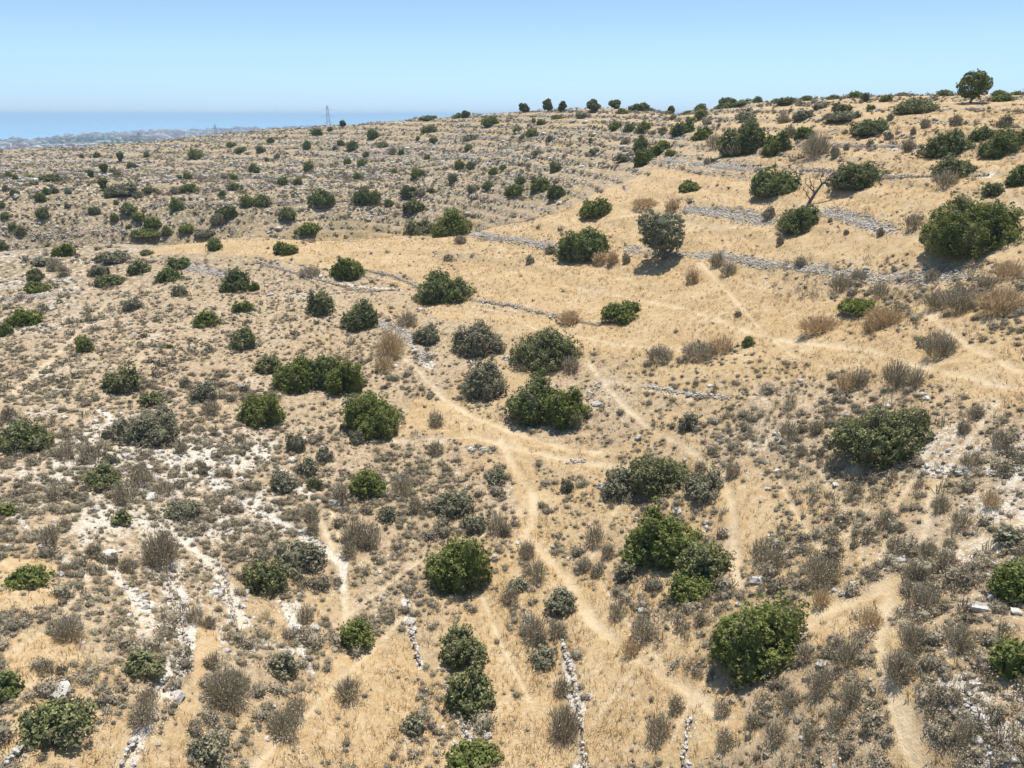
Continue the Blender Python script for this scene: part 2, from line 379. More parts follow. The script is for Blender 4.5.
def ground_mat():
    m, nt, b = new_mat("dry_hillside_soil", 0.95)
    co = N(nt, "ShaderNodeTexCoord").outputs["Object"]
    G = attr(nt, "grass"); Wt = attr(nt, "pale"); Pt = attr(nt, "track"); Fr = attr(nt, "plain")
    nA = noise(nt, co, 0.35, 6); nB = noise(nt, co, 2.2, 5, 0.65); nC = noise(nt, co, 9.0, 4, 0.7)
    mp = N(nt, "ShaderNodeMapping"); mp.inputs["Scale"].default_value = (7, 1.6, 3); mp.inputs["Rotation"].default_value = (0, 0, 0.6)
    nt.links.new(co, mp.inputs["Vector"])
    straw = noise(nt, mp.outputs[0], 2.0, 4, 0.7)
    gold = mixc(nt, rampf(nt, straw, 0.3, 0.72), (0.32, 0.205, 0.09), (0.55, 0.405, 0.22))
    gold = mixc(nt, rampf(nt, nA, 0.35, 0.68), gold, mixc(nt, rampf(nt, nB, 0.35, 0.7), (0.52, 0.41, 0.26), (0.43, 0.285, 0.125)))
    gs = noise(nt, co, 1.3, 8, 0.78); mp3 = N(nt, "ShaderNodeMapping"); mp3.inputs["Scale"].default_value = (0.5, 3.2, 1); mp3.inputs["Rotation"].default_value = (0, 0, -0.25); nt.links.new(co, mp3.inputs["Vector"])
    st2 = noise(nt, mp3.outputs[0], 1.0, 7, 0.72)
    gold = mixc(nt, rampf(nt, gs, 0.46, 0.66, 0, 0.65), gold, (0.29, 0.20, 0.105))
    gold = mixc(nt, rampf(nt, st2, 0.52, 0.70, 0, 0.6), gold, (0.60, 0.50, 0.33))
    soil = mixc(nt, rampf(nt, nB, 0.3, 0.7), (0.245, 0.175, 0.10), (0.455, 0.35, 0.222))
    soil = mixc(nt, rampf(nt, nC, 0.5, 0.75, 0, 0.6), soil, (0.52, 0.44, 0.33))
    nD = noise(nt, co, 30.0, 3, 0.7)
    gold = mixc(nt, rampf(nt, nD, 0.42, 0.62, 0, 0.35), gold, (0.24, 0.165, 0.085))
    pale = mixc(nt, rampf(nt, nC, 0.3, 0.7), (0.40, 0.33, 0.24), (0.66, 0.61, 0.525))
    gm = rampf(nt, mth(nt, 'ADD', G, mth(nt, 'MULTIPLY', mth(nt, 'SUBTRACT', nB, 0.5), 0.9)), 0.32, 0.62)
    pm_ = rampf(nt, mth(nt, 'ADD', Wt, mth(nt, 'MULTIPLY', mth(nt, 'SUBTRACT', nB, 0.5), 1.1)), 0.62, 0.95)
    c = mixc(nt, gm, soil, gold)
    c = mixc(nt, pm_, c, pale)
    c = mixc(nt, mth(nt, 'MULTIPLY', rampf(nt, noise(nt, co, 0.16, 7, 0.7), 0.42, 0.6), mth(nt, 'MULTIPLY', attr(nt, 'herb'), 0.75)), c, (0.20, 0.165, 0.085))
    # loose pebbles
    vo = N(nt, "ShaderNodeTexVoronoi"); vo.inputs["Scale"].default_value = 4.5; nt.links.new(co, vo.inputs["Vector"])
    thr = mth(nt, 'SUBTRACT', mth(nt, 'MULTIPLY', Wt, 0.42), vo.outputs["Distance"])
    peb = rampf(nt, mth(nt, 'ADD', thr, mth(nt, 'MULTIPLY', mth(nt, 'SUBTRACT', nC, 0.5), 0.25)), -0.03, 0.03, 0, 0.85)
    c = mixc(nt, peb, c, (0.60, 0.55, 0.47))
    vo2 = N(nt, "ShaderNodeTexVoronoi"); vo2.inputs["Scale"].default_value = 1.5; nt.links.new(co, vo2.inputs["Vector"])
    far_ = attr(nt, "stony")
    v2 = mth(nt, 'ADD', vo2.outputs["Distance"], mth(nt, 'MULTIPLY', mth(nt, 'SUBTRACT', nC, 0.5), 0.35))
    c = mixc(nt, mth(nt, 'MULTIPLY', rampf(nt, v2, 0.30, 0.20), far_), c, (0.58, 0.54, 0.47))
    c = mixc(nt, mth(nt, 'MULTIPLY', rampf(nt, v2, 0.50, 0.62), mth(nt, 'MULTIPLY', far_, 0.8)), c, (0.12, 0.10, 0.065))
    # dry litter
    lit = noise(nt, co, 5.0, 5, 0.8)
    c = mixc(nt, rampf(nt, lit, 0.54, 0.66, 0, 0.6), c, (0.17, 0.12, 0.075))
    # trodden tracks
    c = mixc(nt, mth(nt, 'MULTIPLY', Pt, rampf(nt, nA, 0.35, 0.6, 0.12, 0.5)), c, mixc(nt, rampf(nt, nB, 0.3, 0.7), (0.52, 0.41, 0.25), (0.62, 0.53, 0.38)))
    # far plain: fields and groves
    mp2 = N(nt, "ShaderNodeMapping"); mp2.inputs["Scale"].default_value = (0.006, 0.004, 0.01); nt.links.new(co, mp2.inputs["Vector"])
    f1 = noise(nt, mp2.outputs[0], 1.0, 5, 0.6)
    fld = mixc(nt, rampf(nt, f1, 0.38, 0.56), (0.05, 0.07, 0.035), (0.30, 0.25, 0.16))
    c = mixc(nt, Fr, c, fld)
    nt.links.new(c, b.inputs["Base Color"])
    bp = N(nt, "ShaderNodeBump"); bp.inputs["Strength"].default_value = 0.7; bp.inputs["Distance"].default_value = 0.07
    h = mth(nt, 'ADD', mth(nt, 'ADD', nC, mth(nt, 'MULTIPLY', nB, 1.5)), mth(nt, 'ADD', mth(nt, 'MULTIPLY', peb, 0.7), mth(nt, 'MULTIPLY', straw, 0.6)))
    nt.links.new(h, bp.inputs["Height"]); nt.links.new(bp.outputs[0], b.inputs["Normal"])
    return m

def plant_mat(name, c0, c1, c2, trans=0.32, rough=0.7, dead=None):
    m, nt, b = new_mat(name, rough)
    oi = N(nt, "ShaderNodeObjectInfo").outputs["Random"]
    t = attr(nt, "tint")
    co = N(nt, "ShaderNodeTexCoord").outputs["Object"]
    nA = noise(nt, co, 1.1, 3)
    c = mixc(nt, rampf(nt, t, 0.15, 0.85), c0, c1)
    c = mixc(nt, rampf(nt, mth(nt, 'ADD', mth(nt, 'MULTIPLY', mth(nt, 'SUBTRACT', oi, 0.5), 0.25), nA), 0.45, 0.68, 0, 0.75), c, c2)
    if dead:
        c = mixc(nt, rampf(nt, noise(nt, co, 0.7, 3), 0.56, 0.68, 0, 0.7), c, dead)
    nt.links.new(c, b.inputs["Base Color"])
    if trans > 0:
        tr = N(nt, "ShaderNodeBsdfTranslucent"); nt.links.new(c, tr.inputs["Color"])
        mx = N(nt, "ShaderNodeMixShader"); mx.inputs[0].default_value = trans
        nt.links.new(b.outputs[0], mx.inputs[1]); nt.links.new(tr.outputs[0], mx.inputs[2])
        nt.links.new(mx.outputs[0], nt.nodes["Material Output"].inputs["Surface"])
    return m
M = {}
M['ground'] = ground_mat()
M['D'] = plant_mat("dark_evergreen_leaves", (0.091, 0.108, 0.041), (0.260, 0.279, 0.115), (0.195, 0.222, 0.068), dead=(0.221, 0.191, 0.121))
M['G'] = plant_mat("green_leaves", (0.100, 0.124, 0.031), (0.295, 0.319, 0.098), (0.224, 0.236, 0.072), dead=(0.224, 0.201, 0.117))
M['L'] = plant_mat("light_green_leaves", (0.11, 0.14, 0.025), (0.26, 0.28, 0.075), (0.19, 0.21, 0.06), 0.3)
M['O'] = plant_mat("olive_grey_leaves", (0.144, 0.138, 0.081), (0.372, 0.342, 0.225), (0.252, 0.240, 0.144), 0.2, dead=(0.204, 0.162, 0.125))
M['M'] = plant_mat("mixed_green_leaves", (0.102, 0.112, 0.043), (0.307, 0.312, 0.135), (0.243, 0.231, 0.121), 0.22, dead=(0.179, 0.138, 0.101))
M['B'] = plant_mat("dry_brown_twigs", (0.193, 0.162, 0.108), (0.540, 0.458, 0.312), (0.386, 0.342, 0.231), 0.15, 0.9)
M['T'] = plant_mat("tan_straw_blades", (0.36, 0.26, 0.15), (0.70, 0.54, 0.32), (0.50, 0.36, 0.20), 0.2, 0.9)
M['S'] = plant_mat("grey_scrub_leaves", (0.144, 0.120, 0.083), (0.420, 0.354, 0.244), (0.264, 0.228, 0.146), 0.12, 0.9)
M['grass'] = plant_mat("dry_grass_blades", (0.34, 0.235, 0.11), (0.60, 0.46, 0.26), (0.45, 0.31, 0.14), 0.25, 0.9)
def bark_mat():
    m, nt, b = new_mat("grey_bark"); co = N(nt, "ShaderNodeTexCoord").outputs["Object"]
    nt.links.new(mixc(nt, noise(nt, co, 6, 5), (0.08, 0.06, 0.045), (0.26, 0.22, 0.18)), b.inputs["Base Color"]); return m
M['bark'] = bark_mat()
def rock_mat():
    m, nt, b = new_mat("pale_limestone", 0.92); co = N(nt, "ShaderNodeTexCoord").outputs["Object"]
    n = noise(nt, co, 5, 6, 0.7); t = attr(nt, "tint")
    c = mixc(nt, rampf(nt, t, 0.0, 1.0), (0.24, 0.22, 0.19), (0.56, 0.52, 0.455))
    c = mixc(nt, rampf(nt, n, 0.45, 0.7, 0, 0.55), c, (0.27, 0.25, 0.225))
    nt.links.new(c, b.inputs["Base Color"])
    bp = N(nt, "ShaderNodeBump"); bp.inputs["Strength"].default_value = 0.5; bp.inputs["Distance"].default_value = 0.06
    nt.links.new(n, bp.inputs["Height"]); nt.links.new(bp.outputs[0], b.inputs["Normal"]); return m
M['rock'] = rock_mat()

# ---------------------------------------------------------------- ground mesh
nr, na = RR.shape
V = np.stack([GX, GY, GZ], -1).reshape(-1, 3)
I = np.arange(nr * na).reshape(nr, na)
F = np.stack([I[:-1, :-1], I[:-1, 1:], I[1:, 1:], I[1:, :-1]], -1).reshape(-1, 4)[:, ::-1]
me = mesh_np("hillside_ground", V, [F], {"grass": ('POINT', g_.ravel()), "pale": ('POINT', w_.ravel()),
     "track": ('POINT', PM.ravel()), "plain": ('POINT', far_k.ravel()), "stony": ('POINT', stony.ravel()), "herb": ('POINT', HERB.ravel())}, [M['ground']], smooth=True)
tag(link("ground", me), kind="structure")

# sea beyond the plain
def sea():
    m, nt, b = new_mat("sea_water", 0.15)
    b.inputs["Base Color"].default_value = (0.14, 0.33, 0.48, 1); b.inputs["Specular IOR Level"].default_value = 0.5
    co = N(nt, "ShaderNodeTexCoord").outputs["Object"]
    bp = N(nt, "ShaderNodeBump"); bp.inputs["Strength"].default_value = 0.12; bp.inputs["Distance"].default_value = 1.0
    nt.links.new(noise(nt, co, 0.05, 4), bp.inputs["Height"]); nt.links.new(bp.outputs[0], b.inputs["Normal"])
    rs = np.geomspace(2500, 90000, 40); a = np.linspace(-1.2, 1.2, 60)
    R, A = np.meshgrid(rs, a, indexing='ij')
    V = np.stack([R * np.sin(A), R * np.cos(A), np.full_like(R, CAM_Z - 113)], -1).reshape(-1, 3)
    I = np.arange(R.size).reshape(R.shape)
    F = np.stack([I[:-1, :-1], I[:-1, 1:], I[1:, 1:], I[1:, :-1]], -1).reshape(-1, 4)[:, ::-1]
    tag(link("sea", mesh_np("sea_surface", V, [F], None, [m])), kind="structure")
sea()

# ---------------------------------------------------------------- plant geometry
def quads_from(P, Nn, sz, rng, asp=0.62):
    """kite-shaped leaves at P facing Nn"""
    n = len(P); r = rng.normal(size=(n, 3))
    T = np.cross(Nn, r); T /= np.linalg.norm(T, axis=1)[:, None] + 1e-9
    B = np.cross(Nn, T); s = sz[:, None] * 0.5
    k = rng.uniform(0.1, 0.45, (n, 1))
    V = np.stack([P - T * s, P + B * s * asp + T * s * (k - 0.2), P + T * s + Nn * s * rng.uniform(-0.4, 0.4, (n, 1)), P - B * s * asp + T * s * (k - 0.2)], 1).reshape(-1, 3)
    return V, np.arange(n * 4).reshape(n, 4)
def unit(rng, n):
    d = rng.normal(size=(n, 3)); return d / np.linalg.norm(d, axis=1)[:, None]
def foliage_geo(lobes, leaf, density, rng, clump=0.42, zmin=0.03):
    """leaf clumps over a set of ellipsoid lobes; returns verts, faces, tint"""
    L = np.array(lobes, float)
    area = (L[:, 3] * L[:, 4] + L[:, 3] * L[:, 5] + L[:, 4] * L[:, 5]) * 4
    Cs = []
    for i, l in enumerate(L):
        m = max(int(area[i] / (clump * clump) * 1.6), 8)
        d = unit(rng, m); rad = rng.uniform(0.74, 1.0, (m, 1)); rad[rng.random((m, 1)) < 0.1] *= 1.12
        rad = rad * (1 + 0.22 * np.sin(d[:, :1] * 5 + i) * np.cos(d[:, 1:2] * 4 + 2 * i) * (1 if clump > .3 else 0))
        p = l[:3] + d * l[3:6] * rad
        ok = p[:, 2] > zmin
        for j, q in enumerate(L):
            if j != i: ok &= np.linalg.norm((p - q[:3]) / q[3:6], axis=1) > 0.70
        nn = d / l[3:6]; nn /= np.linalg.norm(nn, axis=1)[:, None]
        Cs.append(np.hstack([p, nn])[ok])
    C = np.vstack(Cs); nc = len(C)
    per = max(int(density * clump * clump / (leaf * leaf) * 2.6), 6)
    d = unit(rng, nc * per); cn = np.repeat(C[:, 3:], per, 0); cpn = np.repeat(C[:, :3], per, 0)
    d = d + cn * 0.55; d /= np.linalg.norm(d, axis=1)[:, None]
    cr = np.repeat(rng.uniform(0.5, 1.1, nc) * clump * 0.62, per)
    P = cpn + d * (cr * rng.uniform(0.6, 1.08, nc * per))[:, None]
    ok = P[:, 2] > zmin * 0.4; P, d, cn = P[ok], d[ok], cn[ok]
    ct = np.repeat(rng.uniform(0, 1, nc), per)[ok]
    nn = d * 0.9 + rng.normal(size=d.shape) * 0.5 + np.array([0, 0, 0.25]); nn /= np.linalg.norm(nn, axis=1)[:, None]
    V, F = quads_from(P, nn, rng.uniform(0.65, 1.35, len(P)) * leaf, rng)
    tint = np.clip(0.55 * ct + 0.45 * rng.random(len(P)), 0, 1)
    return V, F, tint
_ico = None
def ico(sub=1):
    t = (1 + 5 ** .5) / 2
    v = [(-1,t,0),(1,t,0),(-1,-t,0),(1,-t,0),(0,-1,t),(0,1,t),(0,-1,-t),(0,1,-t),(t,0,-1),(t,0,1),(-t,0,-1),(-t,0,1)]
    f = [(0,11,5),(0,5,1),(0,1,7),(0,7,10),(0,10,11),(1,5,9),(5,11,4),(11,10,2),(10,7,6),(7,1,8),(3,9,4),(3,4,2),(3,2,6),(3,6,8),(3,8,9),(4,9,5),(2,4,11),(6,2,10),(8,6,7),(9,8,1)]
    v = [np.array(p) / np.linalg.norm(p) for p in v]
    for _ in range(sub):
        c = {}; nf = []
        def mid(a, b):
            k = (min(a, b), max(a, b))
            if k not in c: p = v[a] + v[b]; v.append(p / np.linalg.norm(p)); c[k] = len(v) - 1
            return c[k]
        for a, b_, d in f:
            x, y, z = mid(a, b_), mid(b_, d), mid(d, a); nf += [(a, x, z), (b_, y, x), (d, z, y), (x, y, z)]
        f = nf
    return np.array(v), np.array(f)
ICO0, ICO1 = ico(0), ico(1)
def twig_geo(rx, ry, rz, n, rng, wid=0.035, spread=1.0, sprig=True):
    """upright spiky twigs and blades fanning from the base"""
    a = rng.uniform(0, 2 * np.pi, n); q = np.sqrt(rng.random(n))
    base = np.stack([np.cos(a) * q * rx * 0.62, np.sin(a) * q * ry * 0.62, np.zeros(n)], 1)
    up = np.sqrt(np.clip(1 - (q * 0.92) ** 2, 0.06, 1)) * rng.uniform(0.5, 1.08, n)
    tip = np.stack([np.cos(a) * q * rx * spread, np.sin(a) * q * ry * spread, up * rz], 1) + rng.normal(size=(n, 3)) * rz * 0.09
    tip[:, 2] = np.maximum(tip[:, 2], 0.04)
    base = base + (tip - base) * (rng.uniform(0, 0.75, (n, 1)) * (rng.random((n, 1)) < 0.75)) + rng.normal(size=(n, 3)) * rz * 0.05
    d = tip - base; s = rng.normal(size=(n, 3)); s = np.cross(d, s); s /= np.linalg.norm(s, axis=1)[:, None] + 1e-9
    w = (rng.uniform(0.5, 1.5, n) * wid)[:, None]
    mid_ = base + d * 0.6
    V = np.stack([base - s * w * 0.4, base + s * w * 0.4, mid_ + s * w, tip, mid_ - s * w], 1).reshape(-1, 3)
    F = np.arange(n * 5).reshape(n, 5)
    t = rng.random(n)
    if sprig:
        m = int(n * 2.5); i = rng.integers(0, n, m); k = rng.uniform(0.2, 1.02, (m, 1))
        P = base[i] + d[i] * k + rng.normal(size=(m, 3)) * rz * 0.06; P[:, 2] = np.maximum(P[:, 2], 0.03)
        nn = unit(rng, m) + np.array([0, 0, 0.4]); nn /= np.linalg.norm(nn, axis=1)[:, None]
        V2, F2 = quads_from(P, nn, rng.uniform(0.6, 1.4, m) * wid * 5.0, rng, 0.5)
        return np.vstack([V, V2]), [F, F2 + len(V)], np.concatenate([t, rng.random(m)])
    return V, [F], t
def tube(pts, rad, seg=6):
    pts = np.array(pts, float); n = len(pts); V = []
    for i in range(n):
        d = pts[min(i + 1, n - 1)] - pts[max(i - 1, 0)]; d /= np.linalg.norm(d) + 1e-9
        a = np.cross(d, [0.3, 0.9, 0.1]); a /= np.linalg.norm(a); b = np.cross(d, a)
        for k in range(seg):
            t = 2 * np.pi * k / seg; V.append(pts[i] + (a * np.cos(t) + b * np.sin(t)) * rad[i])
    F = [(i * seg + k, i * seg + (k + 1) % seg, (i + 1) * seg + (k + 1) % seg, (i + 1) * seg + k) for i in range(n - 1) for k in range(seg)]
    return np.array(V), np.array(F)
def merge(parts):
    V = []; F = []; o = 0
    for v, f in parts: V.append(v); F.append(f + o); o += len(v)
    return np.vstack(V), np.vstack(F)
def wiggle(p0, p1, n, amp, rng):
    t = np.linspace(0, 1, n)[:, None]; P = np.array(p0) * (1 - t) + np.array(p1) * t
    return P + rng.normal(size=P.shape) * amp * np.sin(np.pi * t)
def branch_geo(lobes, rng, n=7, r=0.06, base=(0, 0, 0)):
    L = np.array(lobes); parts = []
    for i in range(n):
        l = L[i % len(L)]; tip = l[:3] + unit(rng, 1)[0] * l[3:6] * 0.6; tip[2] = abs(tip[2]) + 0.15
        P = wiggle(np.array(base) + rng.normal(size=3) * np.array([.15, .15, 0]), tip, 6, 0.12, rng)
        parts.append(tube(P, np.linspace(r, r * 0.25, 6), 5))
    return merge(parts)

def dome_lobes(a, b, c, rng, n=5, prot=False):
    """lumpy dome: one main mass with smaller lobes round it"""
    L = [(a * rng.uniform(-.12, .12), b * rng.uniform(-.12, .12), c * 0.2, a * 0.70, b * 0.70, c * 0.62)]; n += 3
    ph = rng.uniform(0, 6.28)
    sk_ = rng.uniform(0, 6.28)
    for i in range(n):
        t = ph + 2 * np.pi * i / n + rng.uniform(-.5, .5); s = rng.uniform(0.26, 0.58)
        q = 1.04 - s * rng.uniform(0.8, 1.15)
        L.append((a * q * math.cos(t), b * q * math.sin(t), c * rng.uniform(0.05, 0.34), a * s, b * s * rng.uniform(.8, 1.2), c * rng.uniform(0.26, 0.62) * (1 + .28 * math.cos(t - sk_))))
    for i in range(3):
        s = rng.uniform(.18, .38); L.append((a * rng.uniform(-.5, .5), b * rng.uniform(-.5, .5), c * rng.uniform(.42, .66), a * s, b * s, c * s * 1.1))
    return L

# ---------------------------------------------------------------- the shrubs, one line each: x y width height kind
SHR = """
196 154 15 9 D|188 176 9 7 L|51 177 20 9 D|41 196 10 8 L|47 191 8 7 D|55 190 8 6 O|68 191 7 6 O|15 192 8 7 D|44 213 11 10 D|95 210 10 7 D|122 188 28 10 O|111 192 14 9 D
137 194 11 7 O|129 208 16 11 D|139 216 14 8 D|115 217 8 7 G|153 222 16 11 L|147 232 30 8 G|167 231 11 9 D|187 228 15 7 D|177 204 13 12 G|227 210 20 13 D|219 219 14 10 O|247 201 12 10 D
223 193 7 6 L|190 187 16 8 D|176 190 12 6 O|150 189 14 5 D|235 186 15 7 M|234 177 8 6 L|224 177 8 5 O|179 177 7 5 O|253 168 9 9 L|215 244 15 12 D|205 232 20 7 O|64 249 20 13 L|3 245 10 12 D
21 230 12 9 D|13 226 8 6 D|97 155 7 5 D|82 156 5 4 D|147 154 6 5 D|132 165 8 6 D|114 170 9 5 O|117 174 9 5 D|241 149 11 5 D|232 144 10 4 G|8 175 8 6 D|16 177 6 5 D|34 183 8 4 O|29 176 12 3 G
2 204 6 5 L|5 187 6 5 O|5 215 9 6 D|129 226 6 4 D|116 202 5 4 D|68 205 6 5 O|317 132 12 7 D|330 129 6 4 D|373 134 11 8 G|430 129 16 7 G|428 118 17 5 D|461 116 17 5 D|490 121 17 8 G
470 137 17 7 O|434 140 8 5 D|418 138 5 4 G|307 145 8 9 D|353 145 13 8 D|341 143 7 8 D|335 147 6 4 O|384 144 12 6 O|401 152 7 6 L|366 154 7 6 D|363 162 10 6 L|348 161 7 7 L|277 156 6 9 O|267 159 5 4 D
309 166 11 9 G|261 149 9 6 D|271 140 7 5 D|468 147 8 6 D|427 157 6 5 G|460 165 11 8 D|471 165 10 8 D|493 171 9 9 D|503 167 8 5 G|418 173 14 8 D|358 176 10 7 D|394 171 6 5 D|453 178 9 10 D|283 181 10 7 D
298 181 9 6 D|257 170 7 9 D|322 196 27 19 D|362 196 18 16 D|374 197 14 14 G|389 202 11 7 G|411 190 20 9 D|414 204 23 14 M|432 190 6 8 D|472 189 9 7 O|488 185 13 7 D|509 192 9 9 G|263 200 16 11 D|288 213 16 12 D
308 227 26 10 G|286 247 23 14 G|420 227 32 19 M|450 221 38 33 G|640 106 22 8 D|667 107 14 3 D|689 107 12 4 D|700 102 12 8 D|731 103 32 5 D|744 102 18 5 D|758 99 9 6 D|582 115 12 5 O|541 122 10 6 D|534 120 5 5 D
557 117 11 4 G|517 129 9 5 D|532 133 13 8 D|522 137 6 5 D|549 138 8 7 O|615 125 14 8 G|629 128 12 9 D|643 128 15 10 D|663 130 10 6 D|682 127 22 12 D|691 120 11 6 D|701 114 14 7 G|673 117 8 5 O|622 111 12 6 G
591 140 5 9 D|624 142 8 5 O|537 152 13 5 O|594 151 10 5 O|641 144 16 15 D|659 146 20 12 G|645 155 24 17 D|624 157 17 8 O|671 153 11 7 G|702 132 20 14 L|743 132 44 38 D|746 115 19 7 O|555 167 12 14 D
541 182 22 14 G|521 180 12 7 D|517 189 17 10 G|557 191 19 13 D|690 185 23 12 G|596 205 33 21 G|584 239 50 35 D|775 179 46 27 D|776 140 26 25 G|805 132 19 12 D|998 93 13 6 D|1016 92 12 4 D|1002 98 18 7 G|944 93 18 6 D
903 94 15 4 D|886 98 13 6 D|856 95 15 6 D|834 97 14 5 D|806 98 13 5 D|787 100 28 5 D|914 104 42 15 M|843 107 20 8 M|819 106 13 5 O|871 107 9 5 D|843 115 37 8 O|802 114 20 8 O|869 125 35 15 D|981 131 23 16 D
1004 121 14 14 O|998 140 37 26 D|1020 137 18 25 D|947 140 45 26 D|858 172 50 27 D|956 166 44 20 M|1018 174 24 22 D|799 215 47 28 D|972 217 92 62 G|993 187 20 14 D|114 256 30 11 O|99 270 20 13 O|111 279 29 12 M
140 265 22 17 M|147 252 13 6 D|181 262 23 12 D|170 274 26 15 D|181 290 15 13 O|236 279 29 27 D|254 286 10 12 L|244 305 19 13 D|36 274 16 13 D|37 286 25 11 G|41 261 18 8 O|25 317 32 20 L|5 330 14 15 D|132 305 17 12 O
85 345 17 20 G|206 317 26 21 G|243 336 27 27 M|122 377 36 32 M|204 391 24 26 O|152 399 26 17 M|186 383 11 13 O|150 426 58 42 O|263 408 43 38 G|25 435 50 40 M|170 346 6 5 L|348 266 31 23 G|320 301 28 28 M|359 314 35 35 M
446 286 58 35 D|427 333 25 24 O|480 336 52 40 O|483 377 45 52 O|295 371 42 44 G|320 368 42 46 D|344 374 42 44 G|268 362 25 24 M|375 411 62 48 G|546 347 68 46 M|536 396 56 58 D|566 404 50 42 G|624 311 41 22 G
748 341 12 13 G|689 419 22 28 O|860 306 41 16 L|882 429 90 70 M|104 477 36 28 M|111 459 14 11 O|121 517 20 20 M|5 509 20 16 G|27 578 42 27 G|367 483 34 32 G|262 578 44 40 M|298 560 50 34 O|284 480 25 26 O|309 466 20 26 O
325 455 16 24 O|315 484 15 14 M|297 444 18 18 O|358 438 15 22 O|497 476 21 21 O|457 563 64 60 G|452 505 40 28 O|387 512 20 24 O|622 482 38 34 O|660 474 64 42 M|705 484 42 32 O|664 538 74 60 G|705 560 54 46 M|692 590 46 34 G
567 486 14 14 O|520 585 20 14 O|626 572 22 28 O|1010 536 30 20 O|1016 581 46 62 G|1017 657 46 58 G|5 686 30 48 D|56 722 70 44 M|146 666 38 30 M|205 752 32 24 O|357 635 33 30 G|464 650 44 42 M|470 694 46 44 M
470 762 56 26 G|756 638 86 78 G|562 601 32 28 O|543 658 28 18 O|413 726 22 30 O|281 668 30 26 O|107 434 12 18 O|474 524 28 20 O|180 510 36 22 O
"""
DRY = """
393 151 10 6 B|422 192 9 6 B|714 141 20 13 B|707 162 8 6 B|707 122 11 5 B|783 119 14 8 B|925 124 11 8 B|955 121 12 10 B|890 117 8 6 B|814 146 30 22 B|790 132 12 10 B|888 136 10 8 B|913 131 7 6 B|908 145 14 11 B
870 143 8 6 B|835 152 11 10 B|846 147 7 8 B|945 179 27 14 B|769 213 12 14 B|913 221 20 14 B|880 232 9 8 B|780 240 9 9 B|846 232 6 5 B|830 220 5 8 B|55 265 16 12 B|64 271 13 11 B|212 407 18 16 B|407 320 24 13 B
717 260 15 15 B|728 269 19 13 B|692 277 15 15 T|626 259 10 15 B|738 314 8 6 B|571 365 18 18 B|575 421 16 22 B|932 275 18 11 B|938 346 35 26 B|922 342 12 10 B|10 414 15 15 B|125 495 24 22 B|142 477 26 22 B
164 490 28 15 B|162 553 38 36 B|128 566 17 18 B|96 550 15 15 B|181 447 14 20 B|204 470 12 14 B|55 495 15 20 B|65 452 20 20 B|91 454 22 22 B|50 536 22 20 B|66 524 13 12 B|402 487 22 22 B|415 507 16 22 B
498 526 24 20 B|341 495 18 18 B|358 535 30 28 B|373 540 20 24 B|349 552 18 20 B|313 529 14 14 B|313 513 18 17 B|436 449 15 14 B|436 420 16 16 B|527 550 18 22 B|537 572 22 28 B|595 537 22 25 B|608 552 16 22 B
597 571 14 14 B|733 470 16 20 B|760 552 24 30 B|788 432 22 24 B|800 451 13 15 B|815 429 14 18 B|820 453 10 12 B|963 427 14 26 B|977 412 14 18 B|999 439 22 20 B|970 461 22 17 B|990 500 22 28 T|855 490 16 22 B
823 574 46 28 B|775 560 24 22 B|150 700 22 25 B|143 719 28 28 B|195 617 20 24 B|210 623 14 14 B|212 663 16 18 B|70 632 30 25 B|228 694 50 36 B|47 668 18 16 B|62 671 12 10 B|296 711 24 24 B|284 728 36 28 B
348 692 26 24 B|306 616 18 18 B|534 632 26 32 B|557 631 18 24 B|564 726 34 46 B|562 688 18 18 B|658 731 28 32 B|676 706 18 24 B|722 710 18 20 B|724 742 22 40 B|752 722 16 44 B|617 612 20 30 B|642 632 26 34 B
630 650 20 24 T|897 670 34 40 B|938 695 20 24 B|956 698 14 24 B|912 640 30 30 B|848 657 30 26 B|925 600 28 34 B|910 575 24 26 B|958 640 28 34 B|965 732 26 28 B|999 718 10 14 B|818 685 28 26 B|850 697 26 26 B
805 655 22 24 B|820 325 54 16 T|885 317 42 18 T|870 325 20 16 T|1000 302 50 24 T|960 300 40 22 B|935 300 26 18 B|391 345 30 28 T|385 365 22 16 T|700 352 40 16 B|660 355 30 16 B|722 345 24 16 T|895 375 30 26 B
915 378 20 20 B|845 382 24 20 T|860 378 20 20 B|600 258 16 12 T|612 258 14 12 T|570 318 26 14 T|1008 270 30 16 T|985 282 20 14 B|840 283 26 16 B|858 275 18 12 B|880 290 22 14 B|800 262 14 10 B|672 205 16 10 T
645 203 30 8 T|700 468 14 12 B|820 600 20 20 T|870 620 24 26 T|790 700 22 30 B|775 735 24 34 B|810 735 20 30 B|835 720 24 28 B|700 620 14 14 B|888 450 12 14 B|920 425 16 12 T|940 505 20 18 B|960 520 22 20 B
885 520 18 18 B|868 535 16 18 B|895 545 20 22 B|925 550 20 22 B|945 560 20 20 B|530 260 10 8 T|550 250 12 8 B|448 258 12 6 B|310 272 24 10 B|460 240 14 8 B|540 640 14 14 B|585 565 16 14 B|505 530 14 18 B|510 596 20 18 B
"""
def parse(s):
    out = []
    for q in re.split(r"[|\n]", s.strip()):
        if q.strip():
            a = q.split(); out.append((float(a[0]), float(a[1]), float(a[2]), float(a[3]), a[4]))
    return out
SHR, DRY = parse(SHR), parse(DRY)
SHR = [(u, v, w, h, ("MGD"[int(u * 7 + v * 3) % 3] if (t == 'D' and w < 22) else t)) for u, v, w, h, t in SHR]
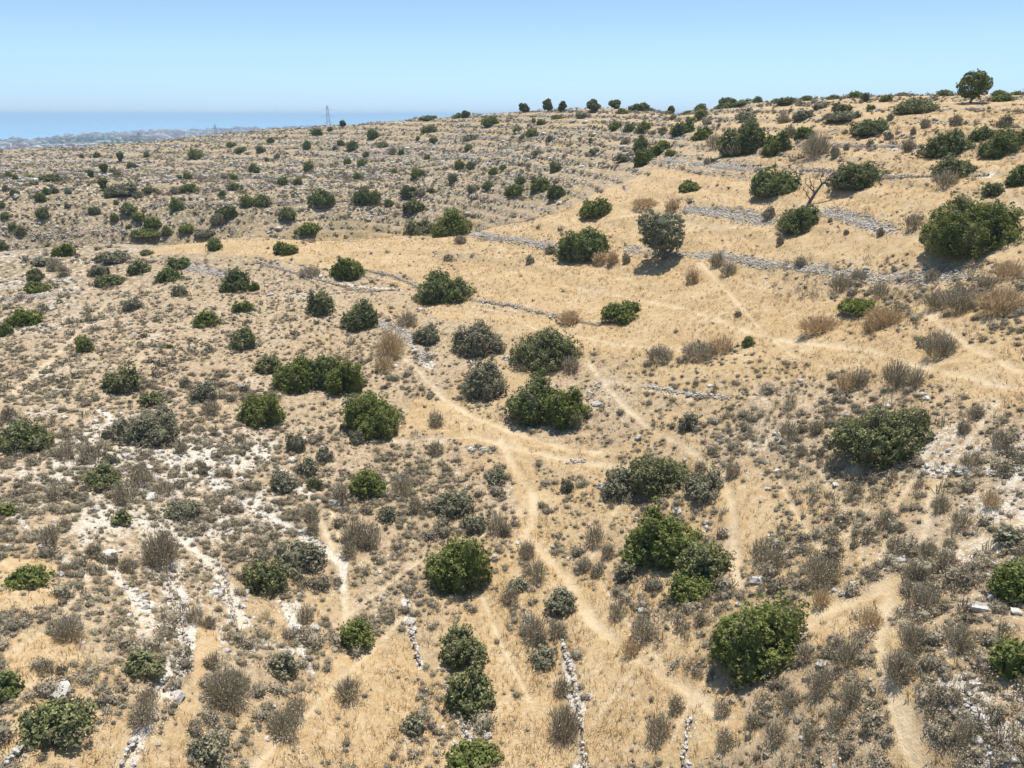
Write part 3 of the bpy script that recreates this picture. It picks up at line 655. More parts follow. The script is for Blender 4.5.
def place(u, v, w, h):
    """real size and foot of a plant seen at u, v"""
    vv = v
    for it in range(3):
        x, y = cast(u, vv); z = float(ground(x, y))
        D = y * CP - (z - CAM_Z) * SP
        dep = math.atan2(CAM_Z - z, math.hypot(x, y)); wm = w * D / FPX; hm = h * D / FPX
        a = wm / 2; sd, cd = math.sin(max(dep, 0.02)), math.cos(dep)
        b = a * 0.9
        c = (hm - b * sd) / (cd * 0.95)
        if c < a * 0.5 and dep > 0.15:
            c = a * 0.5; b = min(max((hm - c * cd) / sd, a * 0.45), a * 1.1)
        c = min(max(c * 1.0, a * 0.36), a * 1.8)
        vv = v + (c * cd * 0.95 - b * sd) / 2 / D * FPX
    return x, y, z, a, b, c, D

# landmarks used to tell the plants apart in words
LAND = [(659,234,"the tree with the dark shadow"),(808,195,"the bare leaning tree"),(972,217,"the big shrub under the skyline tree"),(970,88,"the round skyline tree at right"),
 (320,372,"the long shrub row"),(375,411,"the bright shrub below the long row"),(546,350,"the stacked pair of wide shrubs"),(882,429,"the large round shrub on stony ground"),
 (664,538,"the biggest green shrub mid slope"),(756,638,"the round shrub beside the grass swath"),(457,563,"the round shrub near the bending track"),(56,722,"the dome shrub at the lower left"),
 (446,286,"the wide dark shrub on golden grass"),(450,221,"the shrub pair by the rubble heap"),(322,196,"the dark twin shrubs below the terraces"),(584,239,"the dark shrub left of the shadowed tree"),
 (743,132,"the tallest upper shrub thicket"),(64,249,"the lime shrub at the spur's end"),(25,317,"the lime shrub on the left edge"),(122,377,"the oval shrub on the left slope"),
 (150,426,"the olive thicket on the left slope"),(624,311,"the flat green shrub amid grass"),(860,306,"the pale green shrub in straw"),(357,635,"the small vivid shrub at lower middle"),
 (464,660,"the two grey-green shrubs by the wall"),(548,107,"the round crowned skyline trees"),(262,578,"the half green thicket by white stones"),(367,483,"the round green shrub among scrub"),
 (947,140,"the broad shrub on the upper terrace"),(1014,620,"the two right edge shrubs"),(196,154,"the dark shrub under the far town"),(236,279,"the dark shrub at the stone bank")]
def direc(du, dv):
    ang = math.degrees(math.atan2(-dv, du)) % 360
    return ["right of", "above and right of", "above", "above and left of", "left of", "below and left of", "below", "below and right of"][int((ang + 22.5) // 45) % 8]
CW = {'D': "dark green", 'G': "leafy green", 'L': "light green", 'O': "grey-green", 'M': "dull green", 'B': "dry brown", 'T': "straw"}
OWN = {}
for u, v, t in [(972,217,"huge lumpy green shrub below the round skyline tree at right"),(546,347,"wide dull green shrub, upper one of the stacked pair mid picture"),
 (536,396,"dark half of the lower stacked shrub, overlapped by a bright green one"),(566,404,"bright green shrub overlapping the dark one of the stacked pair"),
 (882,429,"large round dull green shrub alone on stony ground at right"),(664,538,"biggest green shrub of the middle slope, leafy and rounded"),
 (756,638,"round green shrub beside the golden grass swath at lower right"),(457,563,"round green shrub beside the bending track at lower middle"),
 (56,722,"low dome shaped shrub in the lower left corner"),(446,286,"wide dark green shrub standing alone on golden grass"),
 (450,221,"tall bright shrub beside the heap of pale rubble"),(420,227,"dull shrub touching the taller bright one by the rubble heap"),
 (322,196,"left one of the dark twin shrubs below the terraces"),(584,239,"dark rounded shrub left of the tree with a shadow"),
 (743,132,"tallest dark thicket of shrubs on the upper terraces"),(64,249,"lime green shrub at the end of the grassy spur"),
 (25,317,"lime green shrub near the left edge"),(122,377,"oval dull green shrub on the left slope"),(150,426,"sprawling olive thicket on the left slope"),
 (624,311,"flat wide green shrub in the middle of the grass"),(860,306,"low pale green shrub surrounded by tall straw"),
 (357,635,"small vivid green round shrub in the lower middle"),(464,650,"upper of two grey-green shrubs by the low stone wall"),
 (470,694,"lower of two grey-green shrubs by the low stone wall"),(375,411,"bright green shrub just below the long row"),
 (295,371,"left shrub of the long dark row"),(320,368,"middle shrub of the long dark row"),(344,374,"right shrub of the long dark row"),
 (947,140,"broad dark shrub on the upper right terrace"),(1016,581,"upper of the two green shrubs cut by the right edge"),
 (1017,657,"lower of the two green shrubs cut by the right edge"),(236,279,"dark shrub above the end of the stone bank"),
 (196,154,"dark shrub on the far slope under the town"),(799,215,"dark shrub at the foot of the bare leaning tree"),(660,474,"long ragged dull green shrub above the biggest green shrub"),
 (483,377,"tall grey-green shrub left of the stacked pair"),(480,336,"round grey-green shrub above the tall grey-green one"),(938,346,"purple brown dry shrub alone on golden grass"),
 (367,483,"round green shrub amid grey scrub, left of centre"),(262,578,"green half of the thicket beside the white stones")]:
    OWN[(u, v)] = t
labels_used = {}
def auto_label(u, v, w, t, noun):
    if (u, v) in OWN: return OWN[(u, v)]
    L = min(((math.hypot(u - a, (v - b) * 1.5), a, b, p) for a, b, p in LAND if math.hypot(u - a, v - b) > 4), key=lambda q: q[0])
    col = CW[t]; size = "tiny" if w < 8 else "small" if w < 17 else "middling" if w < 34 else "broad"
    d = direc(u - L[1], v - L[2])
    key = (size, col, noun, d, L[3]); labels_used[key] = labels_used.get(key, 0) + 1
    k = labels_used[key]
    if k == 1: return f"{size} {col} {noun} {d} {L[3]}"
    o = ["", "", "second", "third", "fourth", "fifth", "sixth", "seventh", "eighth"][min(k, 8)]
    return f"{o} {size} {col} {noun} {d} {L[3]}"

# shared meshes for the far, small ones
def bush_mesh(t, a, b, c, leaf, dens, rng, n=5, clump=0.42):
    lob = dome_lobes(a, b, c, rng, n)
    V, F, ti = foliage_geo(lob, leaf, dens, rng, clump)
    iv, jf = ICO1
    Vs = [V]; Fs = [F]; T = [ti]; o = len(V); tr = []
    for l in lob:
        v2 = iv * (0.66 + rng.normal(size=(len(iv), 1)) * .08) * np.array(l[3:6]) + np.array(l[:3]); v2[:, 2] = np.maximum(v2[:, 2], -0.1)
        Vs.append(v2); tr.append(jf + o); o += len(v2); T.append(rng.uniform(0, 0.4, len(jf)))
    return mesh_np("shrub_foliage", np.vstack(Vs), [F] + tr, {"tint": ('FACE', np.concatenate(T))}, [M[t]]), lob
far_var = {}
for ti_, t in enumerate("DGLOM"):
    far_var[t] = [bush_mesh(t, 1, 1, 1, 0.20, 0.75, rngf(500 + 10 * ti_ + k), 4 + k % 2, 0.34)[0] for k in range(4)]
def dry_mesh(t, a, b, c, n, rng, wid):
    V, F, ti = twig_geo(a, b, c, n, rng, wid)
    return mesh_np("dry_twigs", V, F, {"tint": ('FACE', ti)}, [M[t]])
taken = []
order = sorted(range(len(SHR)), key=lambda i: SHR[i][1])
for i in sorted(range(len(SHR)), key=lambda i: -SHR[i][1]):
    u, v, w, h, t = SHR[i]
    x, y, z, a, b, c, D = place(u, v, w, h)
    taken.append((x, y, max(a, b)))
    rng = rngf(1000 + i)
    lab = auto_label(u, v, w, t, "shrub"); sag = 0.15
    root = link("evergreen_shrub", None, None, (x, y, z - (0.16 * c if w >= 19 else 0.06)), 0)
    tag(root, lab, "shrub", "evergreen shrubs scattered over the dry hillside")
    if w >= 19:
        pxm = D / FPX
        leaf = max(0.15, pxm * 1.9); clump = max(0.36, a * 0.17)
        me, lob = bush_mesh(t, a, b, c, leaf, 0.9 if t != 'O' else 0.75, rng, 6 if w > 30 else 5, clump)
        link("foliage", me, root)
        if w > 26:
            V, F, ti = twig_geo(a * 1.1, b * 1.1, c * rng.uniform(.32, .55), int(min(90 * a * b, 1500)), rng, max(0.015, pxm * 0.22), 1.0, True)
            link("dead_skirt", mesh_np("skirt", V, F, {"tint": ('FACE', ti)}, [M['B']]), root)
        bv, bf = branch_geo(lob, rng, 8, 0.05 + 0.012 * a)
        link("branches", mesh_np("branches", bv, [bf], None, [M['bark']], True), root)
        if t in 'OM' and w > 22:
            V, F, ti = twig_geo(a * 1.0, b * 1.0, c * 1.0, int(26 * a * b / max(pxm * 10, .3)), rng, max(0.015, pxm * 0.22), 1.0, False)
            link("dead_twigs", mesh_np("twigs", V, F, {"tint": ('FACE', ti)}, [M['B']]), root)
    else:
        o = link("foliage", far_var[t][i % 4], root, (0, 0, 0), rng.uniform(0, 6.28), (1, 1, 1))
        root.scale = (a, b, c)
dry_proto = [dry_mesh('B', 1, 1, 1, 150, rngf(70 + k), 0.06) for k in range(3)]
for i, (u, v, w, h, t) in enumerate(DRY):
    x, y, z, a, b, c, D = place(u, v, w, h)
    taken.append((x, y, max(a, b) * 0.8)); rng = rngf(3000 + i)
    name = "dry_shrub" if t == 'B' else "straw_clump"
    if w >= 13:
        pxm = D / FPX
        me = dry_mesh(t, a, b, c * 1.15, int(np.clip(a * b / pxm ** 2 * 2.6, 260, 2200)), rng, pxm * 0.24)
        o = link(name, me, None, (x, y, z - 0.04))
    else:
        o = link(name, dry_proto[i % 3], None, (x, y, z - 0.04), rng.uniform(0, 6), (a, b, c * 1.1))
    tag(o, auto_label(u, v, w, t, "bush" if t == 'B' else "clump"), "dry bush" if t == 'B' else "grass clump",
        "dead brown bushes on the slope" if t == 'B' else "clumps of tall dry straw")
taken = np.array(taken)

# ---------------------------------------------------------------- trees
def tree(name, u, vbase, w, h, t, label, cat="tree", lean=(0, 0), seed=0, group=None, crown_h=None):
    rng = rngf(seed + 9000)
    x, y = cast(u, vbase); z = float(ground(x, y)); D = y * CP - (z - CAM_Z) * SP; pxm = D / FPX
    W, H = w * pxm, h * pxm
    root = link(name, None, None, (x, y, z - 0.1)); tag(root, label, cat, group)
    lx, ly = lean[0] * W, lean[1] * W
    cz = H * 0.56; cr = H * 0.45
    n = 9 if w > 15 else 5
    lob = [(lx, ly, cz, W * 0.33, W * 0.33, cr * 0.8)]
    for k in range(n):
        ph = 6.283 * k / n + rng.uniform(-.4, .4); s = rng.uniform(0.19, 0.27)
        q = 0.5 - s * rng.uniform(.9, 1.15)
        lob.append((lx + W * q * math.cos(ph), ly + W * q * math.sin(ph), cz + cr * rng.uniform(-0.55, 0.6), W * s, W * s, cr * rng.uniform(0.35, .55)))
    V, F, ti = foliage_geo(lob, max(0.16, pxm * 1.6), 1.3, rng, max(0.3, W * 0.085), zmin=H * 0.1)
    link("crown", mesh_np("crown_leaves", V, [F], {"tint": ('FACE', ti)}, [M[t]]), root)
    r0 = max(H * 0.045, 0.12)
    parts = [tube(wiggle((0, 0, 0), (lx * .7, ly * .7, cz * 0.75), 7, H * 0.02, rng), np.linspace(r0, r0 * 0.6, 7), 8)]
    for l in lob[1:]:
        parts.append(tube(wiggle((lx * .5, ly * .5, cz * rng.uniform(.45, .7)), l[:3], 6, H * 0.03, rng), np.linspace(r0 * .5, r0 * .15, 6), 5))
    tv, tf = merge(parts)
    link("trunk", mesh_np("trunk_wood", tv, [tf], None, [M['bark']], True), root)
    return x, y
tt_ = []
M['W'] = plant_mat("silvery_olive_leaves", (0.16, 0.17, 0.11), (0.38, 0.38, 0.26), (0.24, 0.26, 0.16), 0.35)
tt_.append(tree("olive_tree", 664, 259, 44, 47, 'W', "grey-green tree casting a round dark shadow on grass", seed=1, lean=(-0.12, 0)))
tt_.append(tree("carob_tree", 971, 103, 31, 29, 'G', "round crowned tree standing tall on the skyline at right", seed=2))
sk = [(524,112,11,9,"low wide tree, leftmost of the skyline tree row"),(548,112,10,12,"round tree on the skyline, left of the pair with bare trunks"),
 (562,112,9,10,"small tree on the skyline, right of the pair with bare trunks"),(593,111,15,11,"spreading skyline tree between the pair and the shrub mound"),
 (614,109,13,9,"leaning skyline tree just left of the wide mound shrub"),(671,106,7,8,"tiny upright tree on the skyline right of the mound shrub"),
 (727,101,16,11,"airy tree rising from the long shrub line on the ridge"),(466,118,8,7,"small tree at the left end of the ridge line"),
 (343,127,6,7,"tiny dark tree on the skyline right of the tall pylon"),(104,190,8,12,"slim dark tree on the far left slope"),(121,161,6,9,"slim dark tree below the middle pylon"),
 (105,174,8,10,"leaning dark tree above the far left stones"),(91,178,6,9,"leaning bare looking tree on far left slope"),(864,101,8,8,"small tree among the ridge shrubs at right")]
for k, (u, v, w, h, l) in enumerate(sk):
    tt_.append(tree("small_tree", u, v, w, h, 'D', l, seed=20 + k, group="small trees along the ridge"))
# the bare leaning tree
def dead_tree():
    rng = rngf(5)
    x, y = cast(807, 207); z = float(ground(x, y)); D = y * CP - (z - CAM_Z) * SP; k = D / FPX
    root = link("dead_tree", None, None, (x, y, z - 0.1)); tag(root, "bare leaning dead tree rising out of a dark shrub", "dead tree")
    P = lambda a, b, c=0: (a * k, c * k, b * k)
    tv = tube([P(0, 0), P(2, 6), P(6, 14), P(11, 22), P(16, 27)], [.24, .21, .17, .13, .08], 8)
    link("trunk", mesh_np("trunk_wood", tv[0], [tv[1]], None, [M['bark']], True), root)
    parts = []
    for a, b in [((11, 22), (25, 33)), ((16, 27), (22, 36)), ((6, 14), (-2, 30)), ((11, 22), (12, 36)), ((16, 27), (30, 28)), ((6, 14), (-6, 24)), ((13, 24), (20, 20)), ((2, 8), (-8, 22)), ((18, 29), (27, 38))]:
        W = wiggle(P(*a), P(b[0], b[1], rng.uniform(-6, 6)), 6, 0.12, rng); parts.append(tube(W, np.linspace(.09, .025, 6), 5))
        for q in range(4):
            s = W[rng.integers(2, 6)]; parts.append(tube(wiggle(s, s + rng.normal(size=3) * k * 3 + np.array([.2, 0, .3]), 4, 0.05, rng), np.linspace(.035, .012, 4), 4))
    bv, bf = merge(parts)
    link("bare_branches", mesh_np("bare_branches", bv, [bf], None, [M['bark']], True), root)
    Q = bv[rng.integers(0, len(bv), 130)] + rng.normal(size=(130, 3)) * 0.15
    V, F = quads_from(Q, unit(rng, 130), rng.uniform(.08, .2, 130), rng)
    link("sparse_leaves", mesh_np("sparse_leaves", V, [F], {"tint": ('FACE', rng.random(130))}, [M['O']]), root)
dead_tree()

# ---------------------------------------------------------------- scatter helpers
tkx, tky, tkr = taken[:, 0], taken[:, 1], taken[:, 2]
def free(x, y, f=0.85, lim=1e9):
    ok = np.ones(len(x), bool)
    for a, b, r in zip(tkx, tky, tkr):
        m = (np.abs(x - a) < r) & (np.abs(y - b) < r)
        ok[m] &= np.hypot(x[m] - a, y[m] - b) > r * f
    return ok
def scatter(n, r0, r1, rng, pw=1.0, az=44):
    """points over the wedge, density ~ r^-pw per unit area"""
    u = rng.random(n); e = 2 - pw
    r = (r0 ** e + u * (r1 ** e - r0 ** e)) ** (1 / e)
    a = np.radians(rng.uniform(-az, az, n))
    return r * np.sin(a), r * np.cos(a)
def bulk(protos, x, y, z, sc, rot, tint, zs=None):
    """one mesh from many small ones; protos: list of (V, [F...], tint)"""
    Vs, Fd, Td = [], {}, {}
    off = 0; k = np.arange(len(x)) % len(protos)
    for p, (V, Fl, ti) in enumerate(protos):
        s = np.nonzero(k == p)[0]
        if not len(s): continue
        c, n = np.cos(rot[s])[:, None], np.sin(rot[s])[:, None]
        VX = (V[None, :, 0] * c - V[None, :, 1] * n) * sc[s][:, None] + x[s][:, None]
        VY = (V[None, :, 0] * n + V[None, :, 1] * c) * sc[s][:, None] + y[s][:, None]
        VZ = V[None, :, 2] * (sc[s] * (zs[s] if zs is not None else 1))[:, None] + z[s][:, None]
        Vs.append(np.stack([VX, VY, VZ], -1).reshape(-1, 3))
        fo = 0
        for F in Fl:
            FF = (F[None] + (off + np.arange(len(s)) * len(V))[:, None, None]).reshape(-1, F.shape[1])
            TT = np.clip(ti[None, fo:fo + len(F)] * 0.55 + tint[s][:, None] * 0.6 - 0.08, 0, 1).ravel(); fo += len(F)
            Fd.setdefault(F.shape[1], []).append(FF); Td.setdefault(F.shape[1], []).append(TT)
        off += len(s) * len(V)
    ks = sorted(Fd)
    return np.vstack(Vs), [np.vstack(Fd[q]) for q in ks], np.concatenate([np.concatenate(Td[q]) for q in ks])
def px_of(x, y, z): return project(x, y, z)

# --- low grey scrub
def scrub_proto(seed, n, leafn, wid):
    rng = rngf(seed)
    V, F, t = twig_geo(0.5, 0.5, 0.52, n, rng, wid, 1.0, False)
    lob = [(0, 0, 0.14, 0.42, 0.42, 0.32)]
    d = unit(rng, leafn); d[:, 2] = np.abs(d[:, 2])
    P = d * np.array([.46, .46, .44]) * rng.uniform(.5, 1.1, (leafn, 1)) + np.array([0, 0, .04])
    nn = d + rng.normal(size=d.shape) * 0.6; nn /= np.linalg.norm(nn, axis=1)[:, None]
    V2, F2 = quads_from(P, nn, rng.uniform(.07, .15, leafn) * (1 if leafn < 60 else .72), rng)
    iv, jf = ICO1 if leafn > 60 else ICO0
    hv = iv * (1 + rng.normal(size=(len(iv), 1)) * .15) * np.array([.27, .27, .27]) + np.array([0, 0, .06])
    o = len(V) + len(V2)
    return np.vstack([V, V2, hv]), F + [F2 + len(V), jf + o], np.concatenate([t, rng.random(leafn), rng.uniform(.1, .5, len(jf))])
rng = rngf(11)
sp_near = [scrub_proto(200 + k, 36, 210, 0.016) for k in range(7)]
sp_far = [scrub_proto(220 + k, 8, 26, 0.05) for k in range(6)]
for p in range(len(sp_far)):
    V, F, t = sp_far[p]; q = V[40:144].reshape(-1, 4, 3); c = q.mean(1, keepdims=True); V[40:144] = (c + (q - c) * 1.7).reshape(-1, 3)
x, y = scatter(120000, 22, 400, rng, 0.85)
z = ground(x, y); r = np.hypot(x, y)
dens = tsample(TS, x, y, z); bank = gsample(BANK, x, y); track = gsample(PM, x, y)
cl = fbm(x / 3.2, y / 3.2, 3); dens = dens * (1 - .85 * gsample(FLD, x, y)); fs_ = gsample(tt, x, y) % 1.0; dens = dens * np.where(r > 115, .7 + 1.6 * np.exp(-((fs_ - .02) / .06) ** 2) + 1.6 * np.exp(-((fs_ - 1) / .06) ** 2), 1); pick = dens * dens * (1.7 + .9 * (r < 75) + 2.3 * (r > 150)) * (0.62 + 1.5 * cl) + 0.8 * bank * (r > 110) + .3 * bank - 1.2 * track
keep = (rng.random(len(x)) < np.clip(pick, 0, 1)) & free(x, y, 0.95)
x, y, z, r = x[keep], y[keep], z[keep], r[keep]
sc = rng.lognormal(-0.58, 0.42, len(x)).clip(0.22, 1.6); rot = rng.uniform(0, 6.28, len(x)); tint = rng.random(len(x))
zs = rng.uniform(0.65, 1.25, len(x))
u_, v_ = project(x, y, z); inside = (u_ > 8) & (u_ < 1016) & (v_ > 60) & (v_ < 764)
rank = np.argsort(-(sc / r) * inside)
pick300 = rank[:300]; rest = np.setdiff1d(np.arange(len(x)), pick300)
protos_me = []
for V, F, t in sp_near:
    protos_me.append([mesh_np("scrub_leaves", V, F, {"tint": ('FACE', np.clip(t * .6 + q, 0, 1))}, [M['S' if w == 0 else 'B']]) for q, w in ((0.05, 0), (.35, 0), (.2, 1))])
ZW = [((u0, v0), n) for (u0, v0), n in [((100,500),"on the pale stony slope at lower left"),((100,700),"in the golden grass of the lower left corner"),((300,620),"on the lower slope left of the small vivid shrub"),
      ((300,720),"near the bottom edge, left of the stone walls"),((520,700),"beside the low stone wall at bottom centre"),((660,700),"in the swath of trodden grass"),((850,700),"among tall dead stalks at lower right"),
      ((950,560),"on the rocky ground at right"),((820,500),"below the large round shrub on stony ground"),((600,520),"between the bending track and biggest shrub")]]
for n_, k in enumerate(pick300):
    p = n_ % 7; w = int(tint[k] * 2.99)
    o = link("dwarf_scrub", protos_me[p][w], None, (x[k], y[k], z[k] - 0.02), rot[k], (sc[k], sc[k], sc[k] * zs[k]))
    zone = min(ZW, key=lambda q: math.hypot(u_[k] - q[0][0], v_[k] - q[0][1]))[1]
    tag(o, f"{['grey','pale grey','brown'][w]} dwarf scrub cushion {zone}", "scrub", "dwarf scrub cushions of the near slope")
nr_ = rest[r[rest] < 75]; fr_ = rest[r[rest] >= 75]
Vn, Fn, Tn = bulk(sp_near, x[nr_], y[nr_], z[nr_] - .02, sc[nr_], rot[nr_], tint[nr_], zs[nr_])
xs, ys = scatter(60000, 22, 110, rng, 0.9); zz = ground(xs, ys)
ps = tsample(TS, xs, ys, zz) * (.75 + 1.7 * fbm(xs / 2.1 + 50, ys / 2.1, 3)) * (1 - .9 * gsample(FLD, xs, ys)) - gsample(PM, xs, ys)
ks = (rng.random(len(xs)) < np.clip(ps, 0, 1)) & free(xs, ys, .9); xs, ys, zz = xs[ks], ys[ks], zz[ks]; ns = len(xs); print("small", ns)
sp_small = [scrub_proto(240 + k, 10, 40, 0.02) for k in range(6)]
Vq, Fq, Tq = bulk(sp_small, xs, ys, zz - .02, rng.lognormal(-1.0, .38, ns).clip(.15, .7), rng.uniform(0, 6.3, ns), rng.random(ns), rng.uniform(.6, 1.2, ns))
tag(link("scrub_seedlings", mesh_np("scrub_seedlings", Vq, Fq, {"tint": ('FACE', Tq)}, [M['S']])), "carpet of tiny grey and brown scrub plants", "scrub", None, "stuff")
Vf, Ff, Tf = bulk(sp_far, x[fr_], y[fr_], z[fr_] - .02, sc[fr_] * (1.0 + .3 * (r[fr_] > 150)), rot[fr_], tint[fr_], zs[fr_])
FF = []; TT = []
a5 = len(Vn)
sizes = sorted(set([f.shape[1] for f in Fn + Ff]))
on = np.cumsum([0] + [len(f) for f in Fn]); of = np.cumsum([0] + [len(f) for f in Ff])
for s in sizes:
    for i, f in enumerate(Fn):
        if f.shape[1] == s: FF.append(f); TT.append(Tn[on[i]:on[i+1]])
    for i, f in enumerate(Ff):
        if f.shape[1] == s: FF.append(f + a5); TT.append(Tf[of[i]:of[i+1]])
tag(link("scrub_cover", mesh_np("scrub_cover", np.vstack([Vn, Vf]), FF, {"tint": ('FACE', np.concatenate(TT))}, [M['S']])),
    "grey and brown low scrub covering the stony slopes", "scrub", None, "stuff")
print("scrub", len(x), "faces", sum(len(f) for f in FF))

# --- dead upright stalks, mostly lower right and on the banks
rng = rngf(12)
def stalk_proto(seed, n, wid, rz=1.0):
    return twig_geo(0.42, 0.42, rz, n, rngf(seed), wid, 1.0, True)
st_n = [stalk_proto(300 + k, 34, 0.017) for k in range(5)]
x, y = scatter(24000, 22, 170, rng, 0.75); z = ground(x, y); u, v = project(x, y, z)
m = sstep(560, 680, u) * sstep(370, 430, v) + 0.9 * np.exp(-((u - 950) / 90) ** 2 - ((v - 290) / 30) ** 2) + 0.5 * gsample(BANK, x, y) + 0.6 * np.exp(-((u - 380) / 50) ** 2 - ((v - 345) / 35) ** 2) + 0.12
m = m * (0.45 + 1.6 * fbm(x / 4 + 9, y / 4, 3)) * np.clip(tsample(TS, x, y, z) * 1.4, 0, 1) * (1 - .9 * gsample(FLD, x, y)) - gsample(PM, x, y)
m = m + .35 * ((v > 262) & (v < 300) & (u > 765))
keep = (rng.random(len(x)) < np.clip(m, 0, 0.9)) & free(x, y, .9)
x, y, z = x[keep], y[keep], z[keep]; n = len(x)
V, F, T = bulk(st_n, x, y, z - .02, rng.uniform(.4, 1.05, n), rng.uniform(0, 6.3, n), rng.random(n), rng.uniform(.45, 1.1, n))
tag(link("dead_stalks", mesh_np("dead_stalks", V, F, {"tint": ('FACE', T)}, [M['B']])), "upright brown dead stalks growing in drifts over the slope", "dead stalks", None, "stuff")
print("stalks", n)

# --- short dry grass
rng = rngf(13)
gp = []
for k in range(5):
    r_ = rngf(400 + k); n = 9; a = r_.uniform(0, 6.28, n); q = r_.uniform(0.02, .22, n)
    b0 = np.stack([np.cos(a) * q, np.sin(a) * q, np.zeros(n)], 1); tp = b0 * r_.uniform(1.3, 2.6, (n, 1)) + np.stack([r_.normal(size=n) * .08, r_.normal(size=n) * .08, r_.uniform(.14, .34, n)], 1)
    s = np.stack([-np.sin(a), np.cos(a), np.zeros(n)], 1) * r_.uniform(.008, .02, (n, 1))
    gp.append((np.stack([b0 - s, b0 + s, tp], 1).reshape(-1, 3), [np.arange(n * 3).reshape(n, 3)], r_.random(n)))
x, y = scatter(110000, 20, 130, rng, 0.9); z = ground(x, y)
m = tsample(TG, x, y, z) * (0.9 + 1.3 * fbm(x / 2.5, y / 2.5, 3)) - .8 * gsample(PM, x, y)
m = m * (1 - .15 * gsample(FLD, x, y) * (np.hypot(x, y) > 55))
keep = rng.random(len(x)) < np.clip(m, 0, 1); x, y, z = x[keep], y[keep], z[keep]; n = len(x)
V, F, T = bulk(gp, x, y, z - .01, rng.uniform(.5, 1.2, n), rng.uniform(0, 6.3, n), rng.random(n))
tag(link("dry_grass", mesh_np("dry_grass", V, F, {"tint": ('FACE', T)}, [M['grass']])), "short golden dry grass over the slope", "grass", None, "stuff")
print("grass", n)

# --- stones
def rock_proto(seed, sub=0):
    r_ = rngf(seed); v, f = (ICO0 if sub == 0 else ICO1)
    v = v * (1 + r_.normal(size=(len(v), 1)) * .16) * np.array([.5, r_.uniform(.3, .48), r_.uniform(.2, .36)]) + np.array([0, 0, .06])
    return v, [f], r_.random(len(f)) * .3 + .35
rp = [rock_proto(600 + k) for k in range(9)]; rp1 = [rock_proto(640 + k, 1) for k in range(6)]
rng = rngf(14)
x, y = scatter(120000, 22, 400, rng, 0.95); x2, y2 = scatter(95000, 105, 400, rng, 0.45)
x = np.concatenate([x, x2]); y = np.concatenate([y, y2]); z = ground(x, y); r = np.hypot(x, y)
w = tsample(TW, x, y, z); bank = gsample(BANK, x, y)
xt, yt = scatter(420000, 112, 400, rng, 0.5); ft = gsample(tt, xt, yt) % 1.0
gt = gsample(tw, xt, yt) * np.clip(1.0 + 1.6 * fbm(xt / 16, yt / 5 + 3, 2), 0, 1)
kt = (np.abs(ft - .13) < .05) & (gsample(FLD, xt, yt) < .5) & (rng.random(len(xt)) < gt * .95) & free(xt, yt, .9); xt, yt = xt[kt], yt[kt]; NT = len(xt); print("terrace stones", NT)
cl = fbm(x / 2.8 - 30, y / 2.8 + 12, 3); cl2 = fbm(x / 14 + 3, y / 14, 2)
pk = w * w * (0.55 + 1.5 * cl + 1.2 * cl2) + (0.6 + 0.9 * (r > 110)) * bank * (0.7 + 1.5 * cl2) + .55 * gsample(CK, x, y) - .5 * gsample(FLD, x, y) - .3 * gsample(PM, x, y) + 0.02
keep = (rng.random(len(x)) < np.clip(pk, 0, 1)) & free(x, y, .8)
x = np.concatenate([x[keep], xt]); y = np.concatenate([y[keep], yt]); z = ground(x, y); r = np.hypot(x, y); n = len(x)
sc = rng.lognormal(-1.55, .55, n).clip(.09, 1.1) * (1 + 0.9 * sstep(90, 260, r)); rot = rng.uniform(0, 6.28, n); tint = rng.random(n)
u, v = project(x, y, z); inside = (u > 5) & (u < 1019) & (v < 765)
rank = np.argsort(-(sc / r) * inside); p3 = rank[:280]; rest = np.setdiff1d(np.arange(n), p3)
rme = [mesh_np("stone", V, F, {"tint": ('FACE', np.clip(t + q, 0, 1))}, [M['rock']]) for V, F, t in rp1 for q in (0, .3)]
for i, k in enumerate(p3):
    o = link("stone", rme[i % len(rme)], None, (x[k], y[k], z[k] - .01), rot[k], (sc[k],) * 3)
    zone = min(ZW, key=lambda q: math.hypot(u[k] - q[0][0], v[k] - q[0][1]))[1]
    tag(o, f"pale limestone block {zone}", "stone", "loose limestone blocks")
V, F, T = bulk(rp, x[rest], y[rest], z[rest] - .01, sc[rest], rot[rest], tint[rest])
tag(link("rubble", mesh_np("rubble", V, F, {"tint": ('FACE', T)}, [M['rock']])), "pale limestone rubble strewn over the slope and terrace banks", "stones", None, "stuff")
print("rocks", n)
for u, v, w, h, l in [(995,594,15,9,"flat white boulder, right one beside the right edge shrub"),(973,603,19,7,"long white slab left of the right edge shrub"),(824,660,14,12,"tilted white slab among dead stalks"),
     (900,556,14,12,"split white boulder at right among brown bushes"),(638,435,7,10,"upright white stone beside the track"),(350,398,14,8,"white slab below the long shrub row"),
     (597,402,14,7,"white slab right of the stacked shrubs"),(693,392,16,6,"flat pale slab on the track"),(777,432,12,6,"pale slab left of the large round shrub"),(505,356,9,7,"white stone beside the tall grey-green shrub"),(300,593,8,8,"white boulder beside the half green thicket"),(689,761,7,9,"white stone at the bottom edge"),(720,438,9,6,"pale stone above the straw patch")]:
    x0, y0 = cast(u, v + h * .3); z0 = float(ground(x0, y0)); D = y0 * CP - (z0 - CAM_Z) * SP; k = D / FPX
    vv, ff = ICO1; r_ = rngf(int(u)); q = vv * (1 + r_.normal(size=(len(vv), 1)) * .2) * np.array([w * k * .5, h * k * .55, h * k * .34]); q[:, 2] += q[:, 0] * r_.uniform(-.25, .25)
    tag(link("boulder", mesh_np("boulder", q, [ff], {"tint": ('FACE', r_.uniform(.35, .7, len(ff)))}, [M['rock']]), None, (x0, y0, z0 - h * k * .02), r_.uniform(-.3, .3)), l, "boulder", "large white boulders")

